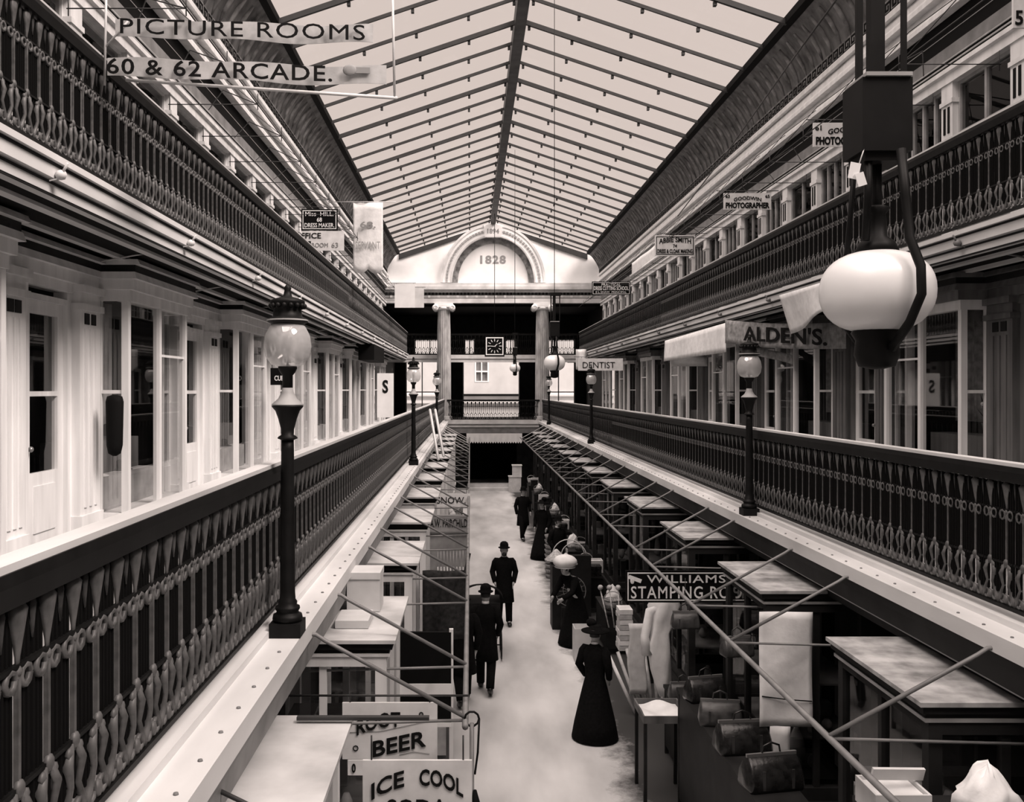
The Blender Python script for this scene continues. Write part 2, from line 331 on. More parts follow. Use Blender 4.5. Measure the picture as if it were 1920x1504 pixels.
for s in (-1, 1):
    side = 'left' if s < 0 else 'right'
    base = 10.63 if s < 0 else 11.8
    wall = MB(); cap = MB()
    for k in range(-2, 7):
        y0 = base + 5 * k
        if y0 + 5 > Y1 + .6: break
        def pil(a, b_):
            wall.box((s * 5.36, a, Z2), (s * 5.6, b_, 6.2)); 
            for q in (.25, .5, .75): wall.box((s * 5.345, a + (b_ - a) * q - .03, Z2 + .3), (s * 5.37, a + (b_ - a) * q + .03, 5.75))
            wall.box((s * 5.33, a - .02, Z2), (s * 5.6, b_ + .02, Z2 + .22)); wall.box((s * 5.32, a - .02, 5.95), (s * 5.6, b_ + .02, 6.02)); wall.box((s * 5.30, a - .03, 6.14), (s * 5.6, b_ + .03, 6.22))
            for q in (.3, .62): cap.box((s * 5.35, a + (b_ - a) * q - .05, 5.8), (s * 5.362, a + (b_ - a) * q + .07, 5.92))
        pil(y0 - .58, y0 - .02); pil(y0 + 2.75, y0 + 3.2)
        wall.box((s * 5.45, y0 - .68, Z2), (s * 5.6, y0 - .55, 6.2)); wall.box((s * 5.45, y0 - 1.68, Z2), (s * 5.6, y0 - 1.56, 6.2))
        wall.box((s * 5.45, y0 - 1.56, 5.98), (s * 5.6, y0 - .68, 6.04)); wall.box((s * 5.42, y0 + 3.2, 6.12), (s * 5.6, y0 + 4.45, 6.22))
        wall.box((s * 5.45, y0 + 3.2, Z2), (s * 5.55, y0 + 3.35, 6.2))
        wall.box((s * 5.45, y0 + 2.2, Z2), (s * 5.58, y0 + 2.8, Z2 + .5))
        # entablature running over everything, stepping out round the bay
        for (a, b_, x) in ((y0 + 2.26, y0 + 4.94, 5.36), (y0 - .06, y0 + 2.26, 4.98)):
            wall.prof([(s * x, 6.22), (s * 5.7, 6.22), (s * 5.7, 6.34), (s * x, 6.34)], a, b_)
            wall.prof([(s * (x - .06), 6.34), (s * 5.7, 6.34), (s * 5.7, 6.42), (s * (x - .03), 6.42)], a - .03, b_ + .03)
            cap.prof([(s * (x - .03), 6.42), (s * 5.7, 6.42), (s * 5.7, 6.5), (s * (x - .03), 6.5)], a, b_)
            wall.prof([(s * (x - .1), 6.5), (s * 5.7, 6.5), (s * 5.7, 6.56), (s * (x - .07), 6.56)], a - .04, b_ + .04)
        # bay window
        win_n[0] += 1
        wr = bpy.data.objects.new('window_%d' % win_n[0], None); C.objects.link(wr); struct(wr)
        b1 = MB(); x = 5.05
        for y in (y0, y0 + 1.07, y0 + 2.12): b1.box((s * x, y, 3.62), (s * (x + .08), y + .08, 6.24))
        b1.box((s * 5.36, y0, 3.62), (s * 5.44, y0 + .06, 6.24)); b1.box((s * 5.36, y0 + 2.14, 3.62), (s * 5.44, y0 + 2.2, 6.24))
        for a, b_ in ((Z2, 3.68), (6.1, 6.24)):
            b1.box((s * (x - .02), y0 - .02, a), (s * 5.5, y0 + .08, b_)); b1.box((s * (x - .02), y0 + 2.12, a), (s * 5.5, y0 + 2.22, b_)); b1.box((s * (x - .02), y0, a), (s * (x + .1), y0 + 2.2, b_))
        b1.box((s * (x + .1), y0 + .08, Z2), (s * 5.9, y0 + 2.12, 3.66))
        b1.box((s * x, y0 + .01, 5.04), (s * 5.4, y0 + .04, 5.08))
        b1.box((s * (x + .02), y0 + 1.1, 5.5), (s * (x + .05), y0 + 2.12, 5.53))
        b1.obj('window_frame', 'cream', wr)
        gp = MB().add([(s * (x + .04), y0 + .05, 3.66), (s * (x + .04), y0 + 2.15, 3.66), (s * (x + .04), y0 + 2.15, 6.12), (s * (x + .04), y0 + .05, 6.12)], [(0, 1, 2, 3)])
        for yy in (y0 + .03, y0 + 2.17):
            gp.add([(s * (x + .05), yy, 3.66), (s * 5.4, yy, 3.66), (s * 5.4, yy, 6.12), (s * (x + .05), yy, 6.12)], [(0, 1, 2, 3)])
        gp.obj('pane', 'glass', wr)
        # narrow side light
        win_n[0] += 1
        fr, pn = frame_window(s, 0, y0 + 2.24, y0 + 2.76, 4.0, 6.2, 5.46, bars_z=(5.05,))
        o = struct(fr.obj('window_%d' % win_n[0], 'cream')); pn.obj('pane', 'glass', o)
        # door
        door_n[0] += 1; a, b_ = y0 - 1.56, y0 - .68
        d = MB(); d.box((s * 5.5, a, Z2), (s * 5.56, a + .13, 5.98)); d.box((s * 5.5, b_ - .13, Z2), (s * 5.56, b_, 5.98)); d.box((s * 5.5, a, Z2), (s * 5.56, b_, Z2 + .75)); d.box((s * 5.5, a, 5.85), (s * 5.56, b_, 5.98)); d.box((s * 5.5, a, 5.02), (s * 5.56, b_, 5.07))
        d.box((s * 5.485, a + .2, Z2 + .15), (s * 5.5, b_ - .2, Z2 + .62))
        o = struct(d.obj('door_%d' % door_n[0], 'cream'))
        MB().add([(s * 5.53, a + .1, 4.2), (s * 5.53, b_ - .1, 4.2), (s * 5.53, b_ - .1, 5.9), (s * 5.53, a + .1, 5.9)], [(0, 1, 2, 3)]).obj('pane', 'glass', o)
        MB().ball((s * 5.46, a + .07, 4.5), .03, 8, 5).obj('door_handle', 'brass', o)
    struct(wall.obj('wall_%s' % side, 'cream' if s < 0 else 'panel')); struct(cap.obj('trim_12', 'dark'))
    # cloth curtains / goods glimpsed in the rooms: shelves of the shops
    # upper gallery wall
    g = MB(); st = MB(); y = 5.0 if s < 0 else 6.1
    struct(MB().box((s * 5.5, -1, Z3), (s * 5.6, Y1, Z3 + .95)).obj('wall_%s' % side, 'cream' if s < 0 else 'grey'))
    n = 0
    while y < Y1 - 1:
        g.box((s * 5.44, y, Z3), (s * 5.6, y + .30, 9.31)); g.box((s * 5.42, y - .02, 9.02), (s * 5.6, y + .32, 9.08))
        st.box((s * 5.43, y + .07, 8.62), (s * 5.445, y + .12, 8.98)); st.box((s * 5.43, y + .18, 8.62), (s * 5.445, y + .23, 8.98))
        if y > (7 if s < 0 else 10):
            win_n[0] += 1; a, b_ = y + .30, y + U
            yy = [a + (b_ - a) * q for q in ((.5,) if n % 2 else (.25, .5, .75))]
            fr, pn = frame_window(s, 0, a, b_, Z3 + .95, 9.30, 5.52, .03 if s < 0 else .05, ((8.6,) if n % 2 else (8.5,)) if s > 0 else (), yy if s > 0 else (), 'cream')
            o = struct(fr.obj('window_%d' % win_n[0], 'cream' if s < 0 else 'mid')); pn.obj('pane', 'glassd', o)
        y += U; n += 1
    struct(g.obj('wall_%s' % side, 'cream')); struct(st.obj('trim_13', 'text'))
# ------------------------------------------------------------------ iron railings
def baluster(det, H):
    g = MB(); n = 5 if det else 3
    # straight bars of the middle
    z1, z2 = .30 * H, .74 * H
    g.box((-.008, -.009, z1), (.008, .009, z2 + .02))
    # top tulip with collar
    g.lathe([(.010, .74 * H), (.014, .80 * H), (.040, .92 * H), (.050, .965 * H), (.020, H)], n=7 if det else 5, sx=.5)
    g.lathe([(.016, .735 * H), (.024, .75 * H), (.012, .77 * H)], n=6, sx=.7)
    for q in (-1, 1):
        g.torus((0, q * .047, .725 * H), .031, .0115, 'x', 8 if det else 6, n if det > 1 else 3)
        if det:
            g.lathe([(.004, .84 * H), (.014, .90 * H), (.022, .96 * H), (.012, H)], (0, q * .0975, 0), 5, .5)
            g.torus((0, q * .05, .05 * H), .032, .011, 'x', 8, n)
            g.ball((.004, q * .04, .30 * H), (.014, .022, .022), 6, 4)
        g.tube([(0, q * .02, .33 * H), (.006, q * .055, .25 * H), (.004, q * .03, .16 * H), (0, q * .07, .07 * H), (0, q * .09, 0)], [.014, .020, .013, .018, .010], n)
    g.ball((.006, 0, .34 * H), (.016, .026, .030), 7 if det else 5, 5 if det else 3)
    g.ball((.006, 0, .05 * H), (.016, .028, .034), 6, 4)
    return g
def thinbars(H, dense):
    g = MB()
    for q in dense: g.box((-.004, q - .005, .12 * H), (.004, q + .005, .92 * H))
    return g
def railing(s, x, y0, y1, z, H, label, flip):
    root = thing('iron_railing', label, 'railing')
    sp = .195; ys = []; y = y0
    while y < y1: ys.append(y); y += sp
    zb = z + .05
    d = 1 if s < 0 else -1
    # handrail: dark moulded rail with a pale worn top, bottom rail
    g = MB().prof([(x - .045, z + H - .12), (x + .045, z + H - .12), (x + .06, z + H - .05), (x + .055, z + H - .012), (x - .055, z + H - .012), (x - .06, z + H - .05)], y0, y1)
    hr = g.obj('handrail', 'iron', root)
    tag(MB().box((x - .048, y0, z + H - .012), (x + .048, y1, z + H + .012)).obj('rail_cap', 'railtop', root), 'pale worn top of the handrail')
    MB().box((x - .02, y0, zb), (x + .02, y1, zb + .025)).obj('bottom_rail', 'iron', root)
    bh = H - .12 - .07
    b2 = MB()
    tr = MB().box((x - .008, y0, zb + .02 + .33 * bh), (x + .008, y1, zb + .035 + .33 * bh)); tr.box((x - .008, y0, zb + .02 + .76 * bh), (x + .008, y1, zb + .035 + .76 * bh))
    tr.obj('cross_rail', 'iron', root)
    mesh_near = baluster(2, bh).mesh('baluster', 'balus'); 
    tb = thinbars(bh, (-.1 + .0, -.06, -.035, .035, .06)).mesh('bars', 'bar')
    far = baluster(0, bh)
    rest = MB(); bars = MB()
    for i, y in enumerate(ys):
        if i < 100:
            o = bpy.data.objects.new('baluster', mesh_near); C.objects.link(o); o.parent = root; o.location = (x, y, zb + .02)
            o.rotation_euler = (0, 0, math.pi if s > 0 else 0)
        else:
            rest.add([(d * a + x, b_ + y, c + zb + .02) for a, b_, c in far.v], far.f, True)
        for q in (-.08, -.052, -.028, .028, .052, .08): bars.box((x - .012 - .004 * d, y + q - .007, zb + .1), (x + .0 - .004 * d, y + q + .007, z + H - .13))
    if rest.v: tag(rest.obj('baluster', 'balus', root), kind='stuff')
    tag(bars.obj('bar_screen', 'bar', root), kind='stuff')
    return root
railing(-1, -LR, 1.6, Y1 - .2, Z2 + .045, 1.04, 'ornate iron railing of the lower gallery in front of the bright cream shopfronts', 1)
railing(1, LR, 4.6, Y1 - .2, Z2 + .045, 1.04, 'ornate iron railing of the lower gallery in front of the dark shopfronts', 1)
railing(-1, -UR, 5.2, Y1 - .1, Z3, 1.10, 'ornate iron railing of the upper gallery above the bright cream shopfronts', 1)
railing(1, UR, 7.6, Y1 - .1, Z3, 1.10, 'ornate iron railing of the upper gallery above the dark shopfronts', 1)
def cross_railing(y, z, H, x0, x1, label):
    root = thing('iron_railing', label, 'railing', (0, y, 0))
    g = MB().box((x0, -.05, z + H - .09), (x1, .05, z + H)); g.obj('handrail', 'iron', root)
    MB().box((x0, -.02, z + .04), (x1, .02, z + .07)).obj('bottom_rail', 'iron', root)
    me = baluster(0, H - .18); rest = MB(); n = int((x1 - x0) / .2)
    for i in range(n + 1):
        X = x0 + i * (x1 - x0) / n
        rest.add([(b_ + X, a, c + z + .07) for a, b_, c in me.v], [f[::-1] for f in me.f], True)
        rest.box((X + .09, -.004, z + .07), (X + .11, .004, z + H - .09))
    tag(rest.obj('baluster', 'iron', root), kind='stuff')
cross_railing(Y1 - .15, Z2 + .03, 1.04, -LR, LR, 'iron railing of the footbridge between the two stone columns at the lower gallery')
cross_railing(Y1 + .75, Z3, 1.10, -UR, UR, 'iron railing of the upper footbridge behind the columns, level with the clock')
# ------------------------------------------------------------------ end wall
YE = Y1
g = MB()
gable = [(-5.9, 10.35), (5.9, 10.35), (5.9, 11.9), (EX, 12.0), (0, 13.62), (-EX, 12.0), (-5.9, 11.9)]
g.prof(gable, YE + .25, YE + .4)
struct(g.obj('wall_far', 'plaster'))
g = MB()
for s in (-1, 1):
    g.add([(s * EX, YE + .18, 11.98), (0, YE + .18, 13.55), (0, YE + .18, 13.34), (s * EX, YE + .18, 11.7), (s * EX, YE + .25, 11.98), (0, YE + .25, 13.55), (0, YE + .25, 13.34), (s * EX, YE + .25, 11.7)],
          [(0, 1, 2, 3), (3, 2, 6, 7), (0, 4, 5, 1), (0, 3, 7, 4)])
struct(g.obj('trim_14', 'raft'))
# arch band and recessed lunette
def arch(r0, r1, y0, y1, zc=10.5, n=40, zs=1.12):
    g = MB(); vs = []
    for y in (y0, y1):
        for r in (r0, r1):
            for i in range(n + 1):
                t = math.pi * i / n; vs.append((r * math.cos(t), y, zc + r * math.sin(t) * zs))
    N = n + 1
    fs = []
    for i in range(n):
        fs += [(i, i + 1, N + i + 1, N + i), (2 * N + i + 1, 2 * N + i, 3 * N + i, 3 * N + i + 1), (N + i, N + i + 1, 3 * N + i + 1, 3 * N + i), (i + 1, i, 2 * N + i, 2 * N + i + 1)]
    return g.add(vs, fs)
ga = arch(2.12, 2.62, YE + .02, YE + .26); ga.v += []; struct(ga.obj('trim_15', 'plaster'))
struct(arch(2.55, 2.66, YE - .01, YE + .26).obj('trim_16', 'ledge')); struct(arch(2.08, 2.15, YE - .02, YE + .26).obj('trim_17', 'ledge'))
gd = arch(1.80, 2.10, YE + .2, YE + .26); struct(gd.obj('trim_18', 'covelight'))
for i in range(9):
    pass
k = MB(); 
for i in range(46):
    t = math.pi * (i + .5) / 46
    if abs(t - math.pi / 2) > .12: k.obox((2.36 * math.cos(t), YE, 10.5 + 2.64 * math.sin(t)), (.10, .04, .12), (0, -t, 0))
struct(k.obj('trim_19', 'mid'))
ks = MB().prof([(-.42, 12.8), (.42, 12.8), (.48, 13.42), (-.48, 13.42)], YE - .06, YE + .2); o = struct(ks.obj('trim_20', 'plaster'))
put_text(o, '1894', .6, .24, 0, 13.1, YE - .07, 'textg', .02)
o = struct(bpy.data.objects.new('wall_date', None)); C.objects.link(o)
put_text(o, '1828', 1.3, .42, 0, 11.7, YE + .24, 'textg', .03, name='date_numerals', space=1.15)
# entablature over the columns
g = MB()
for z0, z1, yy in ((10.28, 10.45, -.25), (10.12, 10.28, -.32), (9.98, 10.12, -.2)): g.box((-5.9, YE + yy, z0), (5.9, YE + .5, z1))
g.box((-5.9, YE - .1, 9.72), (5.9, YE + .4, 9.84)); g.box((-5.9, YE - .15, 9.45), (5.9, YE + .4, 9.68))
struct(g.obj('trim_21', 'ledge'))
struct(MB().box((-5.9, YE - .02, 9.8), (5.9, YE + .4, 9.99)).obj('trim_22', 'grey'))
k = MB(); x = -5.8
while x < 5.8: k.box((x, YE - .12, 9.87), (x + .09, YE - .02, 9.98)); x += .18
x = -5.7
struct(k.obj('trim_23', 'dark'))
k = MB()
while x < 5.8: k.box((x, YE - .125, 9.72), (x + .12, YE - .1, 9.84)); x += .48
struct(k.obj('trim_24', 'white'))
# side walls of the end bay, dark ceiling, bridges
g = MB(); 
for s in (-1, 1): g.box((s * 5.5, YE, 0), (s * 5.7, 57, 10.3))
struct(g.obj('wall_far_sides', 'dark'))
struct(MB().box((-5.9, YE + .3, 9.3), (5.9, 57, 9.45)).obj('ceiling', 'black'))
struct(MB().box((-5.5, Y1 + .75, 6.66), (5.5, 51, Z3 - .01)).obj('floor', 'walk'))
g = MB(); g.box((-5.5, Y1 + .62, 6.66), (5.5, Y1 + .78, Z3)); g.box((-5.5, Y1 + .66, 6.48), (5.5, Y1 + .78, 6.63)); struct(g.obj('trim_25', 'ledge'))
struct(MB().box((-5.5, Y1 - .2, 3.2), (5.5, 54, Z2 - .01)).obj('floor', 'walk'))
g = MB(); g.box((-LE - .1, Y1 - .35, Z2 - .16), (LE + .1, Y1 - .1, Z2 + .03)); g.box((-LE - .1, Y1 - .3, Z2 - .32), (LE + .1, Y1 - .1, Z2 - .19)); struct(g.obj('trim_26', 'ledge'))
struct(MB().box((-LE - .1, Y1 - .27, Z2 - .62), (LE + .1, Y1 - .05, Z2 - .32)).obj('trim_27', 'grey'))
# back wall with tall openings, panes in them
g = MB(); yb = 54
op2 = [(-4.9, -3.0), (-1.6, 1.7), (3.0, 4.9)]
xs = [-5.5] + [v for o_ in op2 for v in o_] + [5.5]
for i in range(0, len(xs), 2): g.box((xs[i], yb, Z2), (xs[i + 1], yb + .3, 6.75))
g.box((-5.5, yb, 6.7), (5.5, yb + .3, 7.15)); g.box((-5.5, yb, 8.0), (5.5, yb + .3, 9.4))
op3 = [(-4.4, -2.6), (-1.5, -.9), (.85, 1.5), (2.8, 4.9)]; xs = [-5.5] + [v for o_ in op3 for v in o_] + [5.5]
for i in range(0, len(xs), 2): g.box((xs[i], yb, 7.1), (xs[i + 1], yb + .3, 8.05))
g.box((-5.5, yb, 0), (-1.35, yb + .3, 3.5)); g.box((1.25, yb, 0), (5.5, yb + .3, 3.5))
struct(g.obj('wall_far', 'dark'))
for i, (a, b_) in enumerate(op2 + op3):
    za, zb = (Z2, 6.72) if i < 3 else (7.15, 8.0)
    win_n[0] += 1; fr = MB(); 
    fr.box((a, yb + .05, za), (a + .06, yb + .12, zb)); fr.box((b_ - .06, yb + .05, za), (b_, yb + .12, zb)); fr.box((a, yb + .05, zb - .06), (b_, yb + .12, zb))
    if i != 1: fr.box(((a + b_) / 2 - .03, yb + .05, za), ((a + b_) / 2 + .03, yb + .12, zb))
    if i in (0, 2): fr.box((a, yb + .05, 4.9), (b_, yb + .12, 4.96))
    o = struct(fr.obj('window_%d' % win_n[0], 'ledge'))
    MB().add([(a, yb + .08, za), (b_, yb + .08, za), (b_, yb + .08, zb), (a, yb + .08, zb)], [(0, 1, 2, 3)]).obj('pane', 'sky', o)
# ground floor: dark vestibule
g = MB(); g.box((-5.5, 48.2, 0), (-1.35, 48.5, 3.2)); g.box((1.25, 48.2, 0), (5.5, 48.5, 3.2)); struct(g.obj('wall_far', 'dark'))
struct(MB().box((-1.5, 53.0, 0), (1.5, 53.2, 3.2)).obj('wall_far', 'black'))
# scalloped white valance over the entrance
v = thing('entrance_valance', 'white scalloped valance hung over the dark street entrance', 'valance', (0, 47.0, 0))
g = MB(); n = 22; vs = []; x0, x1 = -1.35, 1.45
top = [(x0 + (x1 - x0) * i / (n * 4), 0, 2.87) for i in range(n * 4 + 1)]
bot = [(p[0], 0.02 * math.sin(i * .7), 2.46 - .09 * abs(math.sin(math.pi * i / 4))) for i, p in enumerate(top)]
N = len(top); g.add(top + bot, [(i, N + i, N + i + 1, i + 1) for i in range(N - 1)]); g.obj('cloth', 'white', v, .015)
# stone step and bench at the entrance
tag(MB().box((-1.2, 46.6, 0), (1.1, 47.2, .14)).box((-1.3, 47.2, 0), (1.2, 48.0, .28)).obj('stone_steps', 'ledge'), 'pale stone steps below the dark street entrance', 'steps')
for i, (x, y, w_, h_) in enumerate(((1.05, 46.1, .6, .75), (1.15, 46.1, .45, .55))):
    tag(MB().box((x - w_ / 2, y, 0 if i == 0 else .75), (x + w_ / 2, y + .5, h_ if i == 0 else .75 + h_)).box((x - w_ / 2 - .03, y - .03, (h_ if i == 0 else .75 + h_)), (x + w_ / 2 + .03, y + .53, (h_ if i == 0 else .75 + h_) + .04)).obj('wooden_crate', 'board'),
        ('large pale crate standing beside the entrance steps', 'small pale crate stacked on the large one beside the entrance steps')[i], 'crate')
# the street front across the way
st = thing('building', 'pale stucco building across the street, seen through the far windows', 'building', (0, 66, 0))
g = MB(); g.box((-9, 0, 0), (-.85, .5, 9)); g.box((.15, 0, 0), (9, .5, 9)); g.box((-.85, 0, 0), (.15, .5, 5.6)); g.box((-.85, 0, 7.2), (.15, .5, 9)); g.box((-9, -.2, 4.6), (9, 0, 4.72)); g.box((-9, -.3, 4.1), (9, 0, 4.3)); g.obj('wall', 'facade', st)
g = MB(); g.box((-.85, -.02, 5.6), (-.75, .1, 7.2)); g.box((.05, -.02, 5.6), (.15, .1, 7.2)); g.box((-.4, -.02, 5.6), (-.32, .1, 7.2)); g.box((-.85, -.02, 6.3), (.15, .1, 6.4)); g.box((-.85, -.02, 5.6), (.15, .1, 5.68))
wv = g.obj('window_frame', 'white', st); MB().box((-.85, .1, 5.6), (.15, .14, 7.2)).obj('pane', 'grey', wv)
MB().box((-3.2, -.25, 4.60), (3.4, 0, 4.76)).obj('awning_bar', 'black', st)
# ------------------------------------------------------------------ ionic columns
def column(x, label):
    c = thing('stone_column', label, 'column', (x, Y1 + .12, 0))
    g = MB(); n = 48; prf = [(.37, 3.52), (.365, 4.6), (.36, 6.2), (.335, 8.0), (.31, 9.12)]; vs = []
    for r, z in prf:
        for k in range(n):
            t = 2 * math.pi * k / n; rr = r * (1 if k % 2 else .93); vs.append((rr * math.cos(t), rr * math.sin(t), z))
    g.add(vs, [(i * n + k, i * n + (k + 1) % n, (i + 1) * n + (k + 1) % n, (i + 1) * n + k) for i in range(len(prf) - 1) for k in range(n)], False)
    g.obj('shaft', 'stone', c)
    MB().box((-.44, -.44, 3.44), (.44, .44, 3.52)).lathe([(.44, 3.52), (.46, 3.57), (.40, 3.64), (.42, 3.70), (.37, 3.74)]).obj('base', 'stone', c)
    cp = MB().lathe([(.31, 9.1), (.36, 9.16), (.38, 9.24), (.3, 9.28)])
    cp.box((-.47, -.34, 9.36), (.47, .34, 9.44)); cp.box((-.40, -.36, 9.24), (.40, .36, 9.37))
    for q in (-1, 1):
        for yy, hh in ((-.40, .80),):
            cp.lathe([(.02, 0), (.155, 0), (.165, .06), (.13, .2), (.12, .4), (.13, .6), (.165, .74), (.155, .8), (.02, .8)], (q * .42, -.40, 9.21), 18, tilt=Matrix.Rotation(math.radians(-90), 3, 'X'))
        p = [(q * .42 + .11 * (1 - t / 9) * math.cos(t), -.41, 9.21 + .11 * (1 - t / 9) * math.sin(t)) for t in [k * .45 for k in range(18)]]
        cp.tube(p, .016, 4)
    cp.obj('capital', 'white', c)
    return c
column(-LR, 'fluted stone column with scrolled capital, beside the leaning white sign boards')
column(LR, 'fluted stone column with scrolled capital, behind the hanging white globe lamp')
# ------------------------------------------------------------------ post lamps on the ledges
def post_lamp(x, y, label):
    c = thing('post_lamp', label, 'street lamp', (x, y, Z2), 0, 'gas post lamps on the ledges')
    MB().box((-.10, -.10, 0), (.10, .10, .09)).obj('plinth', 'iron', c)
    g = MB().lathe([(.092, .09), (.097, .11), (.092, .135), (.075, .14), (.07, .155), (.08, .17), (.078, .185), (.06, .195), (.062, .215), (.052, .23), (.048, .28), (.047, .7), (.041, 1.2), (.04, 1.26)], n=24)
    g.obj('shaft', 'iron', c)
    g = MB().lathe([(.04, 1.26), (.058, 1.27), (.058, 1.285), (.04, 1.295), (.042, 1.33), (.06, 1.40), (.078, 1.45), (.10, 1.475), (.102, 1.485)], n=24)
    g.torus((0, 0, 1.275), .06, .006, 'z', 16); g.obj('vase', 'iron', c)
    tag(MB().lathe([(.102, 1.487), (.10, 1.495), (.06, 1.53), (.04, 1.57), (.034, 1.60)], n=24).obj('collar', 'mid', c), 'pale cone above the vase')
    MB().lathe([(.034, 1.60), (.034, 1.68), (.05, 1.70), (.062, 1.725), (.06, 1.74)], n=18).obj('neck', 'iron', c)
    MB().lathe([(.055, 1.735), (.105, 1.752), (.140, 1.80), (.153, 1.87), (.143, 1.94), (.115, 1.995), (.095, 2.015)], n=28).obj('glass_globe', 'lampglass', c)
    MB().lathe([(.008, 1.72), (.008, 1.83), (.02, 1.86), (.03, 1.93), (.012, 1.95)], n=8).obj('burner', 'brass', c)
    g = MB().lathe([(.10, 2.01), (.128, 2.025), (.134, 2.035), (.12, 2.05), (.095, 2.06), (.088, 2.11), (.10, 2.13), (.112, 2.15), (.11, 2.165), (.07, 2.18), (.03, 2.19), (.02, 2.23), (.025, 2.245), (.008, 2.27)], n=24)
    for i in range(16):
        t = 2 * math.pi * i / 16; g.ball((.108 * math.cos(t), .108 * math.sin(t), 2.128), .018, 6, 4); 
    g.obj('vent_cap', 'iron', c)
    tag(MB().lathe([(.129, 2.028), (.136, 2.036), (.122, 2.045)], n=24).obj('cap_rim', 'mid', c), 'pale rim of the cap')
    return c
post_lamp(-2.34, 6.05, 'tall black post lamp with clear glass globe, largest, on the bright side ledge')
post_lamp(-2.35, 19.6, 'second black post lamp along the bright side ledge, further down the hall')
post_lamp(-2.35, 33.2, 'small far post lamp on the bright side ledge next to the column')
post_lamp(2.37, 11.8, 'black post lamp with clear globe on the dark side ledge below the lettered banner')
post_lamp(2.38, 27.3, 'thin post lamp further along the dark side ledge near the white globe')
post_lamp(2.38, 42.0, 'far small post lamp on the dark side ledge by the column')
# ------------------------------------------------------------------ hanging arc lamps
def arc_lamp(x, y, z, label):
    c = thing('hanging_arc_lamp', label, 'ceiling lamp', (x, y, z), 0, 'arc lamps hanging down the middle')
    pr = []
    for i in range(21):
        t = -math.pi / 2 + math.pi * i / 20; cs, sn = math.cos(t), math.sin(t)
        pr.append((max(.05, .19 * abs(cs) ** .8), .143 * (abs(sn) ** .9) * (1 if sn > 0 else -1)))
    g = MB().lathe(pr, n=36); g.obj('opal_globe', 'opal', c)
    MB().lathe([(.02, -.27), (.06, -.26), (.075, -.22), (.07, -.17), (.085, -.145), (.075, -.125), (.02, -.12)], n=20).obj('globe_holder', 'iron', c)
    MB().lathe([(.06, .125), (.075, .135), (.06, .17), (.035, .19), (.03, .27), (.045, .29), (.02, .3)], n=20).obj('top_collar', 'iron', c)
    g = MB()
    g.tube([(.02, -.14, .46), (.026, -.16, .3), (.035, -.17, .16), (.05, -.215, .06), (.05, -.22, -.03), (.03, -.18, -.12), (.02, -.07, -.2)], .016, 8)
    g.tube([(-.02, .14, .46), (-.026, .16, .3), (-.035, .17, .16), (-.05, .215, .06), (-.05, .22, -.03), (-.03, .18, -.12), (-.02, .07, -.2)], .010, 7)
    g.tube([(-.05, -.05, .48), (-.052, -.05, .32), (-.06, -.05, .17)], .014, 7); g.tube([(.0, .0, .48), (0, .0, .2)], .018, 7); g.obj('strap', 'iron', c)
    g = MB().box((-.085, -.085, .47), (.085, .085, .72)); g.box((-.07, -.07, .44), (.07, .07, .47)); g.obj('mechanism_box', 'iron', c)
    tag(MB().box((-.075, -.095, .722), (.08, .09, .735)).obj('box_rim', 'mid', c), 'pale rim on top of the mechanism box')
    top = 13.56 - z
    g = MB().box((-.072, -.01, .735), (-.052, .01, 1.2)); g.box((-.03, -.02, .735), (.02, .02, 1.2)); g.box((.085, -.008, .735), (.102, .008, 1.2)); g.box((-.08, -.03, 1.19), (.11, .03, 1.25)); g.tube([(0, 0, 1.24), (0, 0, top)], .006, 5); g.obj('hanging_rod', 'iron', c)
    return c
arc_lamp(.26, 3.25, 5.43, 'very large white opal globe arc lamp hanging near the lettered banner')
arc_lamp(.34, 16.6, 5.56, 'middle-sized white globe arc lamp hanging beside the dark side column')
arc_lamp(.42, 33.0, 5.84, 'small white globe arc lamp hanging beside the clock')
tag(MB().obox((.145, 3.16, 5.83), (.035, .003, .055), (0, .2, 0)).obox((.165, 3.155, 5.80), (.03, .003, .045), (0, -.3, 0)).tube([(.16, 3.16, 5.85), (.19, 3.17, 5.93)], .002, 4).obj('paper_tag', 'white'), 'small white paper tags tied to the largest arc lamp box', 'tag')
# clock
ck = thing('hanging_clock', 'square black clock with pale numerals hanging between the columns', 'clock', (0, 44.5, 7.15))
MB().box((-.47, 0, -.5), (.47, .22, .48)).obj('case', 'black', ck)
g = MB(); 
for a in ((-.42, -.43), (-.42, .37)): g.box((-.42, -.02, a[1]), (.42, 0, a[1] + .05))
g.box((-.42, -.02, -.43), (-.37, 0, .42)); g.box((.37, -.02, -.43), (.42, 0, .42)); g.obj('bezel', 'textw', ck)
g = MB()
for i in range(12):
    t = math.pi * i / 6; g.obox((.28 * math.sin(t), -.012, .28 * math.cos(t)), (.03, .012, .12), (0, t, 0))
g.obj('numerals', 'textw', ck)
MB().obox((-.08, -.03, -.01), (.26, .01, .025), (0, .1, 0)).obox((.06, -.03, .04), (.18, .01, .03), (0, -.7, 0)).obj('hand', 'textw', ck)
MB().tube([(0, .1, .48), (0, .1, 6.33)], .015).obj('hanging_rod', 'iron', ck)
tag(MB().lathe([(.02, 0), (.1, .05), (.12, .22), (.08, .32), (.03, .36)], (.75, 40, 5.75 + .05), 12).tube([(.75, 40, 6.1), (.75, 40, 13.3)], .012).obj('pendant_lamp', 'iron'), 'small dark pendant lamp below the clock', 'pendant lamp')
